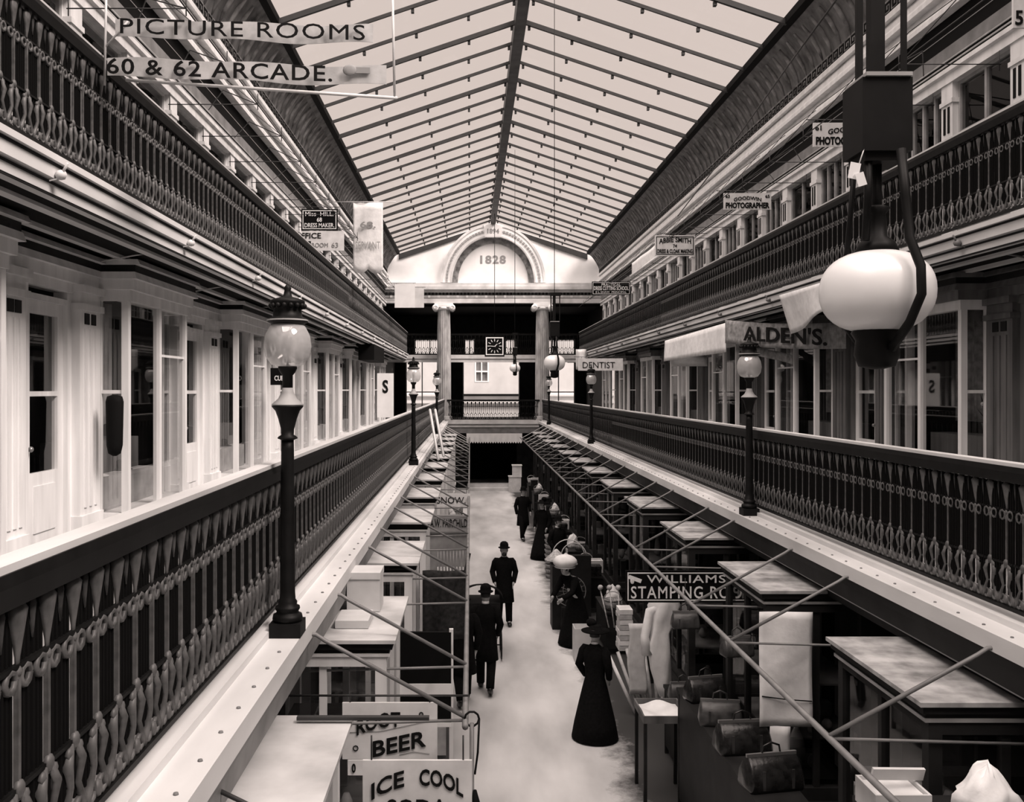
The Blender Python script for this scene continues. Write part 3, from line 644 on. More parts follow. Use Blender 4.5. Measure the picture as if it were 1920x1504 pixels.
# ------------------------------------------------------------------ signs
def sign(name, px0, py0, px1, py1, D, label, board='board', frame=None, rods=True, t=.03, cat='sign', bar=None):
    x0, _, z1 = pt(px0, py0, D); x1, _, z0 = pt(px1, py1, D)
    w, h = x1 - x0, z1 - z0
    c = thing(name, label, cat, ((x0 + x1) / 2, D, (z0 + z1) / 2))
    bo = MB().box((-w / 2, 0, -h / 2), (w / 2, t, h / 2)).obj('board', board, c); BOARD[c.name] = bo
    if bar:
        xa, xb, zz = bar[0] - c.location.x, bar[1] - c.location.x, h / 2 + .05
        MB().tube([(xa, t / 2, zz), (xb, t / 2, zz)], .009, 5).obj('hanging_bar', 'cordd', c)
    if frame:
        g = MB(); q = h * .035
        m_ = h * .06
        g.box((-w / 2 + m_, -.005, -h / 2 + m_), (w / 2 - m_, 0, -h / 2 + m_ + q)); g.box((-w / 2 + m_, -.005, h / 2 - m_ - q), (w / 2 - m_, 0, h / 2 - m_))
        g.box((-w / 2 + m_, -.005, -h / 2 + m_), (-w / 2 + m_ + q, 0, h / 2 - m_)); g.box((w / 2 - m_ - q, -.005, -h / 2 + m_), (w / 2 - m_, 0, h / 2 - m_)); g.obj('border', frame, c)
    if rods:
        g = MB()
        for q in (-.42, .42): g.tube([(q * w, t / 2, h / 2), (q * w, t / 2, h / 2 + (.05 if bar else .16))], .006, 5)
        g.obj('hanger', 'cordd', c)
    return c, w, h
c, w, h = sign('hanging_sign', 1525, 230, 1640, 275, 14.6, 'white hanging sign numbered 61 half hidden behind the largest arc lamp', bar=(4.1, 5.5))
put_text(c, '61', .10 * w, .22 * h, -.42 * w, .28 * h, bold=.02); put_text(c, 'GOODWIN', .62 * w, .22 * h, .05 * w, .10 * h, bold=.015, arc=.1 * h); put_text(c, 'PHOTOGRAPHER', .92 * w, .34 * h, 0, -.26 * h, bold=.04)
c, w, h = sign('hanging_sign', 1357, 362, 1446, 393, 19.9, 'white hanging photographer sign numbered 63 and 65, beyond the largest arc lamp', bar=(4.1, 5.5))
put_text(c, '63', .09 * w, .2 * h, -.42 * w, .30 * h, bold=.02); put_text(c, '65', .09 * w, .2 * h, .42 * w, .30 * h, bold=.02); put_text(c, 'GOODWIN', .58 * w, .22 * h, 0, .08 * h, bold=.015, arc=.12 * h); put_text(c, 'PHOTOGRAPHER', .92 * w, .36 * h, 0, -.25 * h, bold=.04)
c, w, h = sign('hanging_sign', 1228, 441, 1303, 480, 25.9, 'white dressmaker sign hanging from the upper gallery of the dark side', frame='text', bar=(4.1, 5.5))
put_text(c, 'ABBIE SMITH', .8 * w, .24 * h, 0, .2 * h, bold=.02, arc=.08 * h); put_text(c, '74', .1 * w, .16 * h, 0, -.02 * h, bold=.01); put_text(c, 'DRESS & CLOAK MAKING', .88 * w, .2 * h, 0, -.27 * h, bold=.03)
c, w, h = sign('hanging_sign', 1110, 528, 1182, 553, 36.8, 'small black dress cutting school sign at the far end of the dark side', 'black', 'textw', bar=(4.1, 5.5))
put_text(c, 'PRACTICAL', .5 * w, .2 * h, 0, .27 * h, m='textw', bold=.01); put_text(c, 'DRESS CUTTING SCHOOL', .9 * w, .3 * h, 0, 0, m='textw', bold=.02); put_text(c, 'E L SHAW  PRINCIPAL', .8 * w, .14 * h, 0, -.29 * h, m='textw')
c, w, h = sign('hanging_sign', 1900, -30, 2010, 52, 9.9, 'white sign numbered 57 cut by the picture edge above the upper railing', bar=(4.1, 5.5))
put_text(c, '57', .3 * w, .34 * h, -.32 * w, -.28 * h, bold=.02)
c, w, h = sign('hanging_sign', 565, 392, 633, 432, 22, 'black dressmaker sign with white letters above the office sign', 'black', 'textw', bar=(-5.5, -4.15))
put_text(c, 'Miss  HILL.', .78 * w, .2 * h, 0, .27 * h, m='textw', bold=.0); put_text(c, '68', .14 * w, .2 * h, 0, -.0 * h, m='textw', bold=.02); put_text(c, 'DRESS MAKER.', .82 * w, .2 * h, 0, -.26 * h, m='textw', bold=.01)
c, w, h = sign('hanging_sign', 545, 433, 645, 470, 24, 'pale office sign hanging just below the black dressmaker sign', bar=(-5.5, -4.2))
put_text(c, 'OFFICE', .5 * w, .28 * h, -.18 * w, .26 * h, m='text', bold=.01); put_text(c, 'ROOM', .3 * w, .22 * h, .05 * w, -.22 * h, m='textg'); 
MB().box((-.30 * w, -.004, -.42 * h), (-.12 * w, 0, -.02 * h)).obj('number_patch', 'text', c); put_text(c, '68', .1 * w, .25 * h, -.2 * w, -.22 * h, y=-.012, m='textw'); put_text(c, '63', .12 * w, .25 * h, .33 * w, -.22 * h, m='textg')
c, w, h = sign('blank_sign', 768, 541, 795, 577, 37.3, 'pale sign board behind the square white one at the gable', 'ledge', bar=(-4.4, -2.95))
c, w, h = sign('blank_sign', 740, 533, 778, 577, 36.6, 'square blank white board hanging in front of the far gable wall', 'white', bar=(-4.4, -3.3))
# banner 68
B = thing('cloth_banner', 'tall white cloth banner numbered 68 with notched lower end', 'banner', (0, 25, 0))
x0, _, z1 = pt(662, 380, 25); x1, _, z0 = pt(718, 505, 25)
def fb(u, v):
    x = x0 + (x1 - x0) * u; zb = z0 - .12 * abs(math.sin(u * math.pi * 2)) ; return (x, .03 * math.sin(6 * u + v * 3), z1 + (zb - z1) * v)
MB().grid(fb, 16, 10).obj('cloth', 'cloth', B, .006)
MB().tube([(x0 - .5, 0, z1 + .02), (x1 + .35, 0, z1 + .02)], .012).obj('hanging_rod', 'ledge', B)
put_text(B, '68.', .42, .17, (x0 + x1) / 2, z1 - .6, -.05, 'textg', .02); put_text(B, 'SERVANT', .66, .2, (x0 + x1) / 2, z1 - 1.15, -.05, 'mid', .0)
# two-row banner above the near corner
B = thing('hanging_banner', 'pair of long cloth strips on a white frame lettered for the picture rooms', 'banner', (0, 8, 0))
def strip(pxa, pya, pxb, pyb, hh, name):
    xa, _, za = pt(pxa, pya, 8); xb, _, zb = pt(pxb, pyb, 8)
    MB().grid(lambda u, v: (xa + (xb - xa) * u, .02 * math.sin(9 * u + 2), za + (zb - za) * u + (.5 - v) * hh + .012 * math.sin(14 * u + v)), 40, 3, False).obj(name, 'canvasb', B, .006)
    return (xa + xb) / 2, (za + zb) / 2, xb - xa, zb - za
mat('banner_cloth', .56, .9, .18, 7, bump=.3); M['canvasb'] = MATS['banner_cloth']
cx, cz, ww, dz = strip(215, 52, 700, 66, .155, 'strip')
put_text(B, 'PICTURE ROOMS', ww * .94, .13, cx, cz, -.05, 'text', .0, rise=dz * .94, space=1.1, label=None)
cx, cz, ww, dz = strip(200, 125, 725, 144, .16, 'strip')
put_text(B, '60 & 62 ARCADE.', ww * .80, .135, cx - .22, cz, -.05, 'text', .01, rise=dz * .8, space=1.1)
MB().obox((cx + ww * .40, -.035, cz - .00), (.20, .01, .05), (0, .02, 0)).ball((cx + ww * .37, -.04, cz), (.06, .01, .05), 10, 6).obj('pointing_hand', 'textg', B)
xa, _, za = pt(236, 150, 8); xb, _, zb = pt(745, 184, 8)
g = MB().tube([(xa, 0, za), (xb, 0, zb)], .014); g.tube([pt(740, 186, 8)[:1] + (0,) + pt(740, 186, 8)[2:], pt(735, -60, 8)[:1] + (0,) + pt(735, -60, 8)[2:]], .011)
g.tube([pt(196, 160, 8)[:1] + (0,) + pt(196, 160, 8)[2:], pt(200, -60, 8)[:1] + (0,) + pt(200, -60, 8)[2:]], .011); g.tube([pt(196, 90, 8)[:1] + (0,) + pt(196, 90, 8)[2:], pt(240, 40, 8)[:1] + (0,) + pt(240, 40, 8)[2:]], .009); g.obj('frame_pole', 'ledge', B)
# white valance of the upper dark side
v = thing('rolled_awning', 'white rolled cloth awning hanging under the upper cornice of the dark side', 'awning')
MB().grid(lambda u, q: (CX + 5.3 + .02 * math.sin(8 * u), 26.6 + 4.1 * u, 9.24 - .42 * q - .03 * math.sin(3 * u)), 20, 4).obj('cloth', 'cloth', v, .02)
MB().tube([(CX + 5.3, 26.4, 8.84), (CX + 5.3, 30.9, 8.82)], .04).obj('roller', 'cloth', v)
# big letter banner of the dark side gallery
A_ = pt(1360, 600, 19.8); B_ = pt(1588, 604, 15.4)
rot = math.atan2(B_[1] - A_[1], B_[0] - A_[0]); L = math.hypot(B_[1] - A_[1], B_[0] - A_[0])
c = thing('shop_banner', 'grey canvas banner with big dark letters hanging under the upper gallery', 'banner', (A_[0], A_[1], 0), rot)
zt0, zt1 = A_[2], B_[2]; hb = .44
MB().grid(lambda u, q: (L * u, .03 * math.sin(10 * u), zt0 + (zt1 - zt0) * u - (hb + .05 * (1 - u)) * q - .05 * math.sin(math.pi * u)), 30, 5).obj('cloth', 'canvas', c, .008)
MB().grid(lambda u, q: (L * (.0 + .52 * u), .25 + .03 * math.sin(10 * u), zt0 + (zt1 - zt0) * u - hb - .03 - .17 * q), 20, 3).obj('lower_valance', 'canvas', c, .008)
lt = put_text(c, "ALDEN'S.", L * .68, .30, L * .55, (zt0 + zt1) / 2 - .28, -.06, 'text', .02, rise=(zt1 - zt0) * .68)
put_text(c, "ALDEN'S", L * .4, .10, L * .28, zt0 - hb - .12, .2, 'text', .02)
v = thing('white_valance', 'white cloth valance running from the big lettered banner toward the far end', 'awning')
MB().grid(lambda u, q: (CX + 5.42 + .03 * math.sin(11 * u) * q, 19.8 + 6.2 * u, 6.5 - .06 * u - (.62 - .05 * u) * q), 26, 5).obj('cloth', 'cloth', v, .01)
MB().grid(lambda u, q: (CX + 5.5 + 1.0 * u, 25.6, 6.0 - .28 * q), 10, 3).obj('end_flap', 'cloth', v, .01)
v = thing('white_sheet', 'loose white cotton sheet draped below the upper gallery beside the largest globe', 'cloth')
MB().grid(lambda u, q: (CX + 5.36 + .10 * math.sin(7 * u + 1) * q + .12 * q, 16.2 - 3.6 * u, 6.72 - (.60 + .07 * math.cos(5 * u) - .18 * u) * q), 30, 8).obj('cloth', 'cloth', v, .008)
c, w, h = sign('hanging_sign', 1084, 672, 1168, 695, 32, 'long white dentist sign hanging over the lower gallery of the dark side', bar=(2.4, 5.4))
put_text(c, 'DENTIST', .72 * w, .5 * h, -.04 * w, -.02, m='text')
v = tag(MB().grid(lambda u, q: (pt(1080, 0, 32.3)[0] + .35 * u, 32.3 + .1 * math.sin(6 * u), pt(0, 655, 32.3)[2] - .7 * q), 8, 6).obj('white_cloth', 'cloth', None, .01), 'white cloth strip behind the end of the dentist sign', 'cloth')
# small signs on the bright side
c, w, h = sign('hanging_sign', 507, 690, 545, 722, 17.3, 'dark lettered sign behind the largest post lamp shaft', 'black'); put_text(c, 'CURL', .6 * w, .3 * h, 0, -.1 * h, m='textw', bold=.02)
c, w, h = sign('hanging_sign', 707, 700, 738, 783, 31, 'tall white sign with a dark letter S outside the far bright shops', 'white'); put_text(c, 'S', .35 * w, .3 * h, .0, .2 * h, bold=.03)
tag(MB().box((-4.82, 30.5, 6.05), (-4.3, 34, 6.57)).obj('awning_box', 'black'), 'dark folded awning box over the far bright shops', 'awning')
tag(MB().lathe([(.02, 0), (.07, .03), (.09, .12), (.10, .60), (.085, .66), (.02, .68)], (-5.1, 10.35, 4.35), 12, 1, .8).obj('dark_bag', 'black'), 'dark bag hanging on the cream pilaster beside the nearest bay window', 'bag')
# ------------------------------------------------------------------ awning rods
for s in (-1, 1):
    hooks = [7.1 + 3.3 * i for i in range(12)]
    for i, y in enumerate(hooks):
        if s > 0 and y < 9: continue
        g = MB().tube([(s * 5.36, y, 6.5), (s * 4.25, y, 6.72 - .02)], .011, 5); g.ball((s * 4.27, y, 6.72), (.05, .05, .04), 6, 4); g.tube([(s * 4.27, y, 6.72), (s * 4.20, y - .04, 6.80)], .012, 5)
        tag(g.obj('awning_rod', 'ledge' if s < 0 else 'cord'), '%s awning arm from the near end under the upper gallery, %s side' % (ORD[i], SIDE[s]), 'awning rod', 'awning arms under the upper gallery, %s side' % SIDE[s])
    n = 0; y = 9.9 if s < 0 else 11.6
    while y < 44:
        g = MB().tube([(s * 5.44, y, 9.13), (s * 4.17, y, 9.13)], .007, 4); g.tube([(s * 5.42, y, 9.05), (s * 5.42, y, 9.3)], .007, 4); g.tube([(s * 4.17, y, 9.05), (s * 4.17, y, 9.28)], .007, 4)
        g.tube([(s * 4.17, y, 9.13), (s * 4.9, y + .9, 9.62), (s * 5.4, y + 1.9, 9.62)], .008, 4); g.tube([(s * 4.17, y, 9.13), (s * 4.75, y - .7, 9.9), (s * 5.2, y - 1.1, 10.22)], .007, 4)
        tag(g.obj('awning_rod', 'cordd'), '%s thin awning arm from the near end at the upper shop windows, %s side' % (ORD[n], SIDE[s]), 'awning rod', 'awning arms at the upper shop windows, %s side' % SIDE[s])
        n += 1; y += U * 1.0 if n < 14 else U * 1.6
    tag(MB().tube([(s * 4.17, 8.5, 9.13), (s * 4.17, 46, 9.13)], .009, 5).obj('awning_rail', 'cordd'), 'long thin awning rail joining the upper awning arms of the %s side' % SIDE[s], 'awning rail')
# ground floor awning frames
AX, AZ = 1.19, 2.81
ysl = [6.43, 7.67, 9.97, 11.3, 13.3, 14.6, 16.6, 18.0, 19.9, 21.3, 23.2, 24.7, 26.6, 28.0, 30, 31.5, 33.4, 35, 37, 38.5, 40.5, 42]
ysr = [6.09, 8.4, 9.85, 12.0, 13.3, 15.6, 17.0, 19.0, 20.5, 22.4, 24.0, 25.8, 27.3, 29.2, 30.8, 32.6, 34.2, 36, 37.6, 39.4, 41, 43]
for s, ys in ((-1, ysl), (1, ysr)):
    y_0 = 6.3 if s < 0 else 4.6
    tag(MB().tube([(s * AX, y_0, AZ), (s * AX, 44, AZ)], .022, 8).obj('awning_rail', 'cord'), 'long iron rail along the stall awnings of the %s side above the aisle' % SIDE[s], 'awning rail')
    for i, y in enumerate(ys):
        g = MB(); yl = y - (1.15 if s < 0 else 1.2) * 0
        g.tube([(s * AX, y, AZ + .02), (s * 2.16, y, 3.36), (s * 2.22, y, 3.40), (s * 2.34, y, 3.41)], .015, 6)
        tag(g.obj('awning_rod', 'cord' if i < 16 else 'ledge'), '%s sloping awning rod from the near end, ledge to aisle rail, %s side' % (ORD[i], SIDE[s]), 'awning rod', 'sloping awning rods of the %s side' % SIDE[s])
        g = MB().tube([(s * AX, y, AZ), (s * 2.5, y - .02, AZ - .03)], .011, 6)
        tag(g.obj('awning_bar', 'cord'), '%s level awning bar from the near end, under the sloping rod, %s side' % (ORD[i], SIDE[s]), 'awning bar', 'level awning bars of the %s side' % SIDE[s])
p = [pt(330, 1464, 4.35), pt(376, 1466, 4.3), pt(455, 1504, 4.2), pt(560, 1560, 4.1)]
tag(MB().tube(p, .011, 6).obj('bent_rod', 'cordd'), 'dark bent rod end at the lowest edge over the ledge', 'rod')
tag(MB().box(pt(558, 1348, 5.7)[:1] + (5.66, 3.08), (pt(805, 1348, 5.7)[0], 5.70, 3.10)).obj('flat_bar', 'cordd'), 'flat dark bar lying across the pale case roof above the soda sign', 'bar')
# post and tackle at the awning corner
c = thing('awning_post', 'slim pale post with dark rope tackle beside the soda sign', 'post', (-1.145, 6.4, 0))
MB().tube([(0, 0, 0), (0, 0, 2.8)], .016, 8).obj('post', 'cord', c); MB().tube([(.02, -.02, 2.35), (.03, -.02, 2.2), (.03, -.02, 1.4)], [.012, .045, .03], 8).obj('rope_tackle', 'black', c)
MB().torus((.0, 0, 2.83), .05, .008, 'y', 10).tube([(.05, 0, 2.83), (.04, 0, 2.6), (.02, 0, 2.45)], .008, 5).obj('hook', 'iron', c)
# a cable swinging across
tag(MB().tube([pt(1574, -8, 12), pt(1480, 120, 15), pt(1360, 290, 20), pt(1271, 405, 25)], .014, 5).obj('cable', 'cordd'), 'thin dark cable slanting across the ribbed cove above the photographer signs', 'cable')
# ------------------------------------------------------------------ glazed stall cases
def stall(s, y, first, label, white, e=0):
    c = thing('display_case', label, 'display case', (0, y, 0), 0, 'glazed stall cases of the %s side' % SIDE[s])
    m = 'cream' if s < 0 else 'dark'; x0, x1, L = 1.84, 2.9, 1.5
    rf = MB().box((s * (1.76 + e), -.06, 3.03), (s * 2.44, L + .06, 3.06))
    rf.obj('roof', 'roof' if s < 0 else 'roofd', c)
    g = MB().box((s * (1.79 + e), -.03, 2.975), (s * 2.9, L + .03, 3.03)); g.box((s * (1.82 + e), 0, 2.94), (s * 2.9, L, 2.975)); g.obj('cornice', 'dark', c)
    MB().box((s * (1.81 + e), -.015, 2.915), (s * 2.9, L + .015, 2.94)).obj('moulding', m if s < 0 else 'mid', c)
    b1 = MB()
    for y_ in (0, L - .09): 
        b1.box((s * (1.84 + e), y_, .9), (s * (1.93 + e), y_ + .09, 2.92)); b1.box((s * 2.8, y_, .9), (s * 2.9, y_ + .09, 2.92)); b1.box((s * 2.33, y_ + .02, .9), (s * 2.39, y_ + .07, 2.92))
        b1.box((s * (1.84 + e), y_, 2.83), (s * 2.9, y_ + .09, 2.92)); b1.box((s * (1.84 + e), y_, .9), (s * 2.9, y_ + .09, 1.05))
    b1.box((s * (1.84 + e), .7, .9), (s * (1.9 + e), .76, 2.92)); b1.box((s * (1.84 + e), 0, 2.85), (s * (1.9 + e), L, 2.92)); b1.box((s * (1.84 + e), 0, .9), (s * (1.9 + e), L, 1.05)); fo = b1.obj('frame', m, c)
    gp = MB()
    for y_ in (.045, L - .045): gp.add([(s * (1.9 + e), y_, 1.05), (s * 2.85, y_, 1.05), (s * 2.85, y_, 2.84), (s * (1.9 + e), y_, 2.84)], [(0, 1, 2, 3)])
    gp.add([(s * (1.87 + e), .06, 1.05), (s * (1.87 + e), L - .06, 1.05), (s * (1.87 + e), L - .06, 2.84), (s * (1.87 + e), .06, 2.84)], [(0, 1, 2, 3)]); gp.obj('pane', 'glass', fo)
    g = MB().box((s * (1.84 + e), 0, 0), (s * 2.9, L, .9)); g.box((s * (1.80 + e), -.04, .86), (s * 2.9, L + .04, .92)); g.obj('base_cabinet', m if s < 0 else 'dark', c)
    g = MB()
    for z in (1.5, 2.05): g.box((s * (1.95 + e), .12, z), (s * 2.85, L - .12, z + .02))
    g.obj('shelf', 'wood', c)
    g = MB()
    for z in (.93, 1.53, 2.08):
        for i in range(5):
            xx = 2.0 + random.random() * .7; yy = .15 + random.random() * 1.1; hh = .1 + random.random() * .25
            if i % 2: g.box((s * xx, yy, z), (s * (xx + .12), yy + .12, z + hh))
            else: g.lathe([(.03, 0), (.06, .05), (.05, hh * .7), (.025, hh)], (s * xx, yy, z), 8)
    tag(g.obj('goods', 'mid' if s < 0 else 'grey', c), 'small wares on the shelves inside', kind='stuff')
    return c
nl = ['topped with a cardboard box', 'beside the black show board', 'behind the lettered partition', 'beside the white snow sign']
for i in range(12):
    y = 4.25 + 3.35 * i
    stall(-1, y, i, '%s glazed case from the near end on the bright side with a pale roof' % ORD[i], True, .12 if i == 0 else 0)
    y = 6.1 + 3.35 * i
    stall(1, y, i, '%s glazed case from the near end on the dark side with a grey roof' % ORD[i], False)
tag(MB().box((-2.28, 8.5, 3.065), (-1.98, 8.85, 3.40)).box((-2.285, 8.49, 3.36), (-1.975, 8.86, 3.42)).obj('cardboard_box', 'card'), 'pale square cardboard box standing on the second bright side case roof', 'box')
tag(MB().box((-2.3, 7.9, 3.065), (-2.02, 8.3, 3.13)).obj('flat_parcel', 'card'), 'low flat parcel in front of the cardboard box on the case roof', 'parcel')
# white sheet hung on the second dark-side case
v = thing('hanging_sheet', 'tall white cloth sheet hung down the near face of a dark side case', 'cloth', (0, 9.36, 0))
MB().grid(lambda u, q: (1.74 + .53 * u + .0 * q, -.01 + .012 * math.sin(5 * u + 6 * q), 2.86 - 1.15 * q), 12, 14).obj('cloth', 'cloth', v, .006)
MB().grid(lambda u, q: (1.84 + .2 * u, -.03 + .01 * math.sin(5 * u + 6 * q), 1.72 - .42 * q), 5, 5).obj('lower_strip', 'paper', v, .006)
MB().tube([(1.76, -.03, 2.02), (2.0, -.035, 1.99), (2.26, -.03, 1.97)], .006, 4).obj('cord', 'text', v)
# ------------------------------------------------------------------ ground signs
c, w, h = sign('sign_board', 642, 1318, 820, 1424, 6.75, 'white root beer sign hanging behind the soda sign', t=.02, bar=(-2.5, -1.17))
put_text(c, 'ROOT', .46 * w, .26 * h, -.12 * w, .13 * h, bold=.02, rise=.16 * h, arc=.05 * h); put_text(c, 'BEER', .56 * w, .28 * h, .10 * w, -.22 * h, bold=.02, rise=.2 * h)
g = MB(); g.tube([(-.45 * w, -.004, -.02 * h), (-.1 * w, -.004, .0), (.45 * w, -.004, .2 * h)], .002, 4); g.tube([(.1 * w, -.004, -.42 * h), (.25 * w, -.004, -.36 * h), (.42 * w, -.004, -.40 * h)], .002, 4); g.obj('flourish', 'textg', c)
MB().torus((-.36 * w, -.004, -.3 * h), .018, .004, 'y', 8).torus((.33 * w, -.004, .3 * h), .014, .004, 'y', 8).obj('ornament', 'text', c)
c, w, h = sign('sign_board', 680, 1426, 885, 1580, 6.1, 'white ice cool soda sign at the foot of the picture', t=.02)
put_text(c, 'ICE', .30 * w, .20 * h, -.27 * w, .20 * h, bold=.02, rise=.17 * h, arc=.02 * h); put_text(c, 'COOL', .40 * w, .20 * h, .22 * w, .22 * h, bold=.02, rise=-.14 * h, arc=.05 * h); put_text(c, 'SODA', .56 * w, .26 * h, .0, -.10 * h, bold=.03)
c, w, h = sign('small_sign', 652, 1426, 690, 1454, 6.5, 'little white card showing a zero, tucked beside the soda sign', t=.01, rods=False); put_text(c, '0', .2 * w, .6 * h, -.2 * w, 0, bold=.02)
c, w, h = sign('hanging_sign', 790, 926, 882, 950, 19.8, 'white cloth sign reading snow on the bright side awning rail', 'white')
put_text(c, 'H. SNOW.', .8 * w, .5 * h, 0, 0, m='text')
c, w, h = sign('partition_sign', 803, 966, 880, 1000, 17.0, 'grey lettered board above the wooden partition by the bright side rail', 'mid', 'textg', rods=False)
put_text(c, 'A.W. FAIRCHILD', .9 * w, .45 * h, 0, .02, m='text')
x0 = pt(803, 0, 17.05)[0]; x1 = pt(880, 0, 17.05)[0]
c = thing('partition', 'tall grey wooden partition with a dark edge below the lettered board', 'partition')
MB().add([(x0, 17.05, 2.46), (x1, 17.05, 2.46), (x1, 17.05, 2.1), (x0 + .35, 17.05, 0), (x0, 17.05, 0), (x0, 17.1, 2.46), (x1, 17.1, 2.46), (x1, 17.1, 2.1), (x0 + .35, 17.1, 0), (x0, 17.1, 0)],
         [(0, 4, 3, 2, 1), (5, 6, 7, 8, 9), (0, 1, 6, 5), (1, 2, 7, 6), (2, 3, 8, 7), (3, 4, 9, 8), (4, 0, 5, 9)]).obj('panel', 'mid', c)
MB().tube([(x1, 17.02, 2.1), (x0 + .35, 17.02, 0)], .03, 4).box((x0 - .06, 17.0, 0), (x0, 17.12, 2.5)).obj('edge', 'dark', c)
c, w, h = sign('stamping_sign', 1173, 1070, 1422, 1130, 12.06, 'long black sign with two rows of white letters above the leather goods', 'black', 'textw', rods=False)
put_text(c, 'WILLIAMS &', .72 * w, .24 * h, .02 * w, .24 * h, m='textw', bold=.005, space=1.1); put_text(c, "STAMPING ROOM", .92 * w, .38 * h, 0, -.18 * h, m='textw', bold=.008, space=1.15)
MB().obox((-.43 * w, -.008, .24 * h), (.10 * w, .008, .05), (0, .35, 0)).ball((-.45 * w, -.008, .2 * h), (.03, .006, .05), 8, 5).obj('pointing_hand', 'textw', c)
# black show boards and counter on the bright side
c = thing('show_board', 'black fabric show board with white bands facing down the aisle', 'display board', (0, 9.1, 0))
xa, xb = pt(742, 0, 9.1)[0], pt(846, 0, 9.1)[0]
MB().box((xa, 0, 2.22), (xb, .04, 2.72)).obj('panel', 'black', c); tag(MB().box((xa, -.01, 2.10), (xb, .03, 2.22)).box((xa, -.01, 1.80), (xb, .03, 1.84)).obj('band', 'white', c), 'white band'); MB().box((xa, 0, 1.84), (xb, .04, 2.10)).obj('lower_panel', 'black', c)
MB().box((xa - .02, 0, 0), (xa + .02, .04, 2.75)).box((xb - .02, 0, 0), (xb + .02, .04, 2.75)).obj('leg', 'cream', c)
tag(MB().grid(lambda u, q: (-1.78 + .58 * u, 12.2 + .03 * math.sin(9 * u), 2.72 - .9 * q), 10, 10).obj('patterned_shawl', mat('patterned_cloth', .03, .9, .5, 18, lo=.1), None, .01), 'dark patterned shawl hanging between the bright side cases', 'shawl')
for i in range(9):
    x = -1.62 + i * .045
    tag(MB().tube([(x, 13.3, 2.56), (x + .01, 13.3, 2.36)], .007, 5).tube([(x, 13.3, 2.56), (x, 13.3, 2.8)], .003, 4).ball((x + .01, 13.3, 2.33), (.014, .012, .04), 6, 4).obj('hanging_brush', 'paper'), 'white-handled brush hanging from the bright side awning bar above the walking men', 'brush', 'hanging brushes')
c = thing('carriage_hood', 'black folding baby carriage hood with ribs beside the standing man', 'baby carriage', (-.95, 17.9, 1.05))
g = MB(); 
for j in range(9):
    pass
g.grid(lambda u, q: (.42 * math.cos(math.pi * u), -.3 + .6 * q, .35 * math.sin(math.pi * u) * (1 - .3 * q)), 16, 6); g.obj('hood', 'black', c, .01)
MB().box((-.36, -.3, -.3), (.36, .45, .0)).obj('body', 'dark', c)
for xx in (-.38, .38):
    for yy in (-.3, .35): MB().torus((xx, yy, -.78), .26, .012, 'x', 20).tube([(xx, yy - .26, -.78), (xx, yy + .26, -.78)], .005, 4).tube([(xx, yy, -1.04), (xx, yy, -.52)], .005, 4).obj('wheel', 'iron', c)
MB().tube([(-.38, -.3, -.78), (.38, -.3, -.78)], .012).tube([(-.38, .35, -.78), (.38, .35, -.78)], .012).tube([(0, -.3, -.78), (0, 0, -.3), (0, .35, -.78)], .015).obj('axle', 'iron', c)
# pale boards leaning by the far ledge
for i, (a, b_) in enumerate((((806, 768), (822, 862)), ((816, 768), (832, 856)))):
    P, Q = pt(*a, 23.9), pt(*b_, 22.4)
    tag(MB().tube([P, Q], .035, 4).obj('leaning_board', 'ledge'), ('narrow white board leaning on the bright ledge near the column', 'second narrow white board leaning close beside the first one')[i], 'board')
# ------------------------------------------------------------------ counters with goods
def table(x0, x1, y0, y1, z, label, m='wood', cloth=None):
    c = thing('display_table', label, 'table', (0, 0, 0))
    MB().box((x0, y0, z - .04), (x1, y1, z)).obj('tabletop', m, c)
    for xx in (x0 + .04, x1 - .04):
        for yy in (y0 + .04, y1 - .04): MB().box((xx - .025, yy - .025, 0), (xx + .025, yy + .025, z - .04)).obj('leg', m, c)
    if cloth: MB().box((x0 + .02, y0 + .02, .12), (x1 - .02, y0 + .03, z - .04)).box((x0 + .02, y0 + .03, .12), (x0 + .03, y1 - .02, z - .04)).box((x1 - .03, y0 + .03, .12), (x1 - .02, y1 - .02, z - .04)).obj('apron', cloth, c)
    return c
def crate(x, y, z, w, d, h, label, m='wood'):
    c = thing('wooden_crate', label, 'crate', (x, y, z)); g = MB(); t = .015
    g.box((-w / 2, -d / 2, 0), (w / 2, d / 2, t)); g.box((-w / 2, -d / 2, 0), (-w / 2 + t, d / 2, h)); g.box((w / 2 - t, -d / 2, 0), (w / 2, d / 2, h)); g.box((-w / 2, -d / 2, 0), (w / 2, -d / 2 + t, h)); g.box((-w / 2, d / 2 - t, 0), (w / 2, d / 2, h)); g.obj('box', m, c)
    MB().box((-w / 2 + .02, -d / 2 + .02, t), (w / 2 - .02, d / 2 - .02, h * .85)).obj('contents', 'paper', c); return c
def basket(x, y, z, r, h, label, m='wicker'):
    c = thing('basket', label, 'basket', (x, y, z)); MB().lathe([(r * .75, 0), (r, h), (r * .92, h), (r * .68, .02)], n=18).torus((0, 0, h), r, .012, 'z', 18).obj('bowl', m, c)
    MB().tube([(r * math.cos(t), 0, h + r * .9 * math.sin(t)) for t in [math.pi * k / 10 for k in range(11)]], .008, 5).obj('handle', m, c); return c
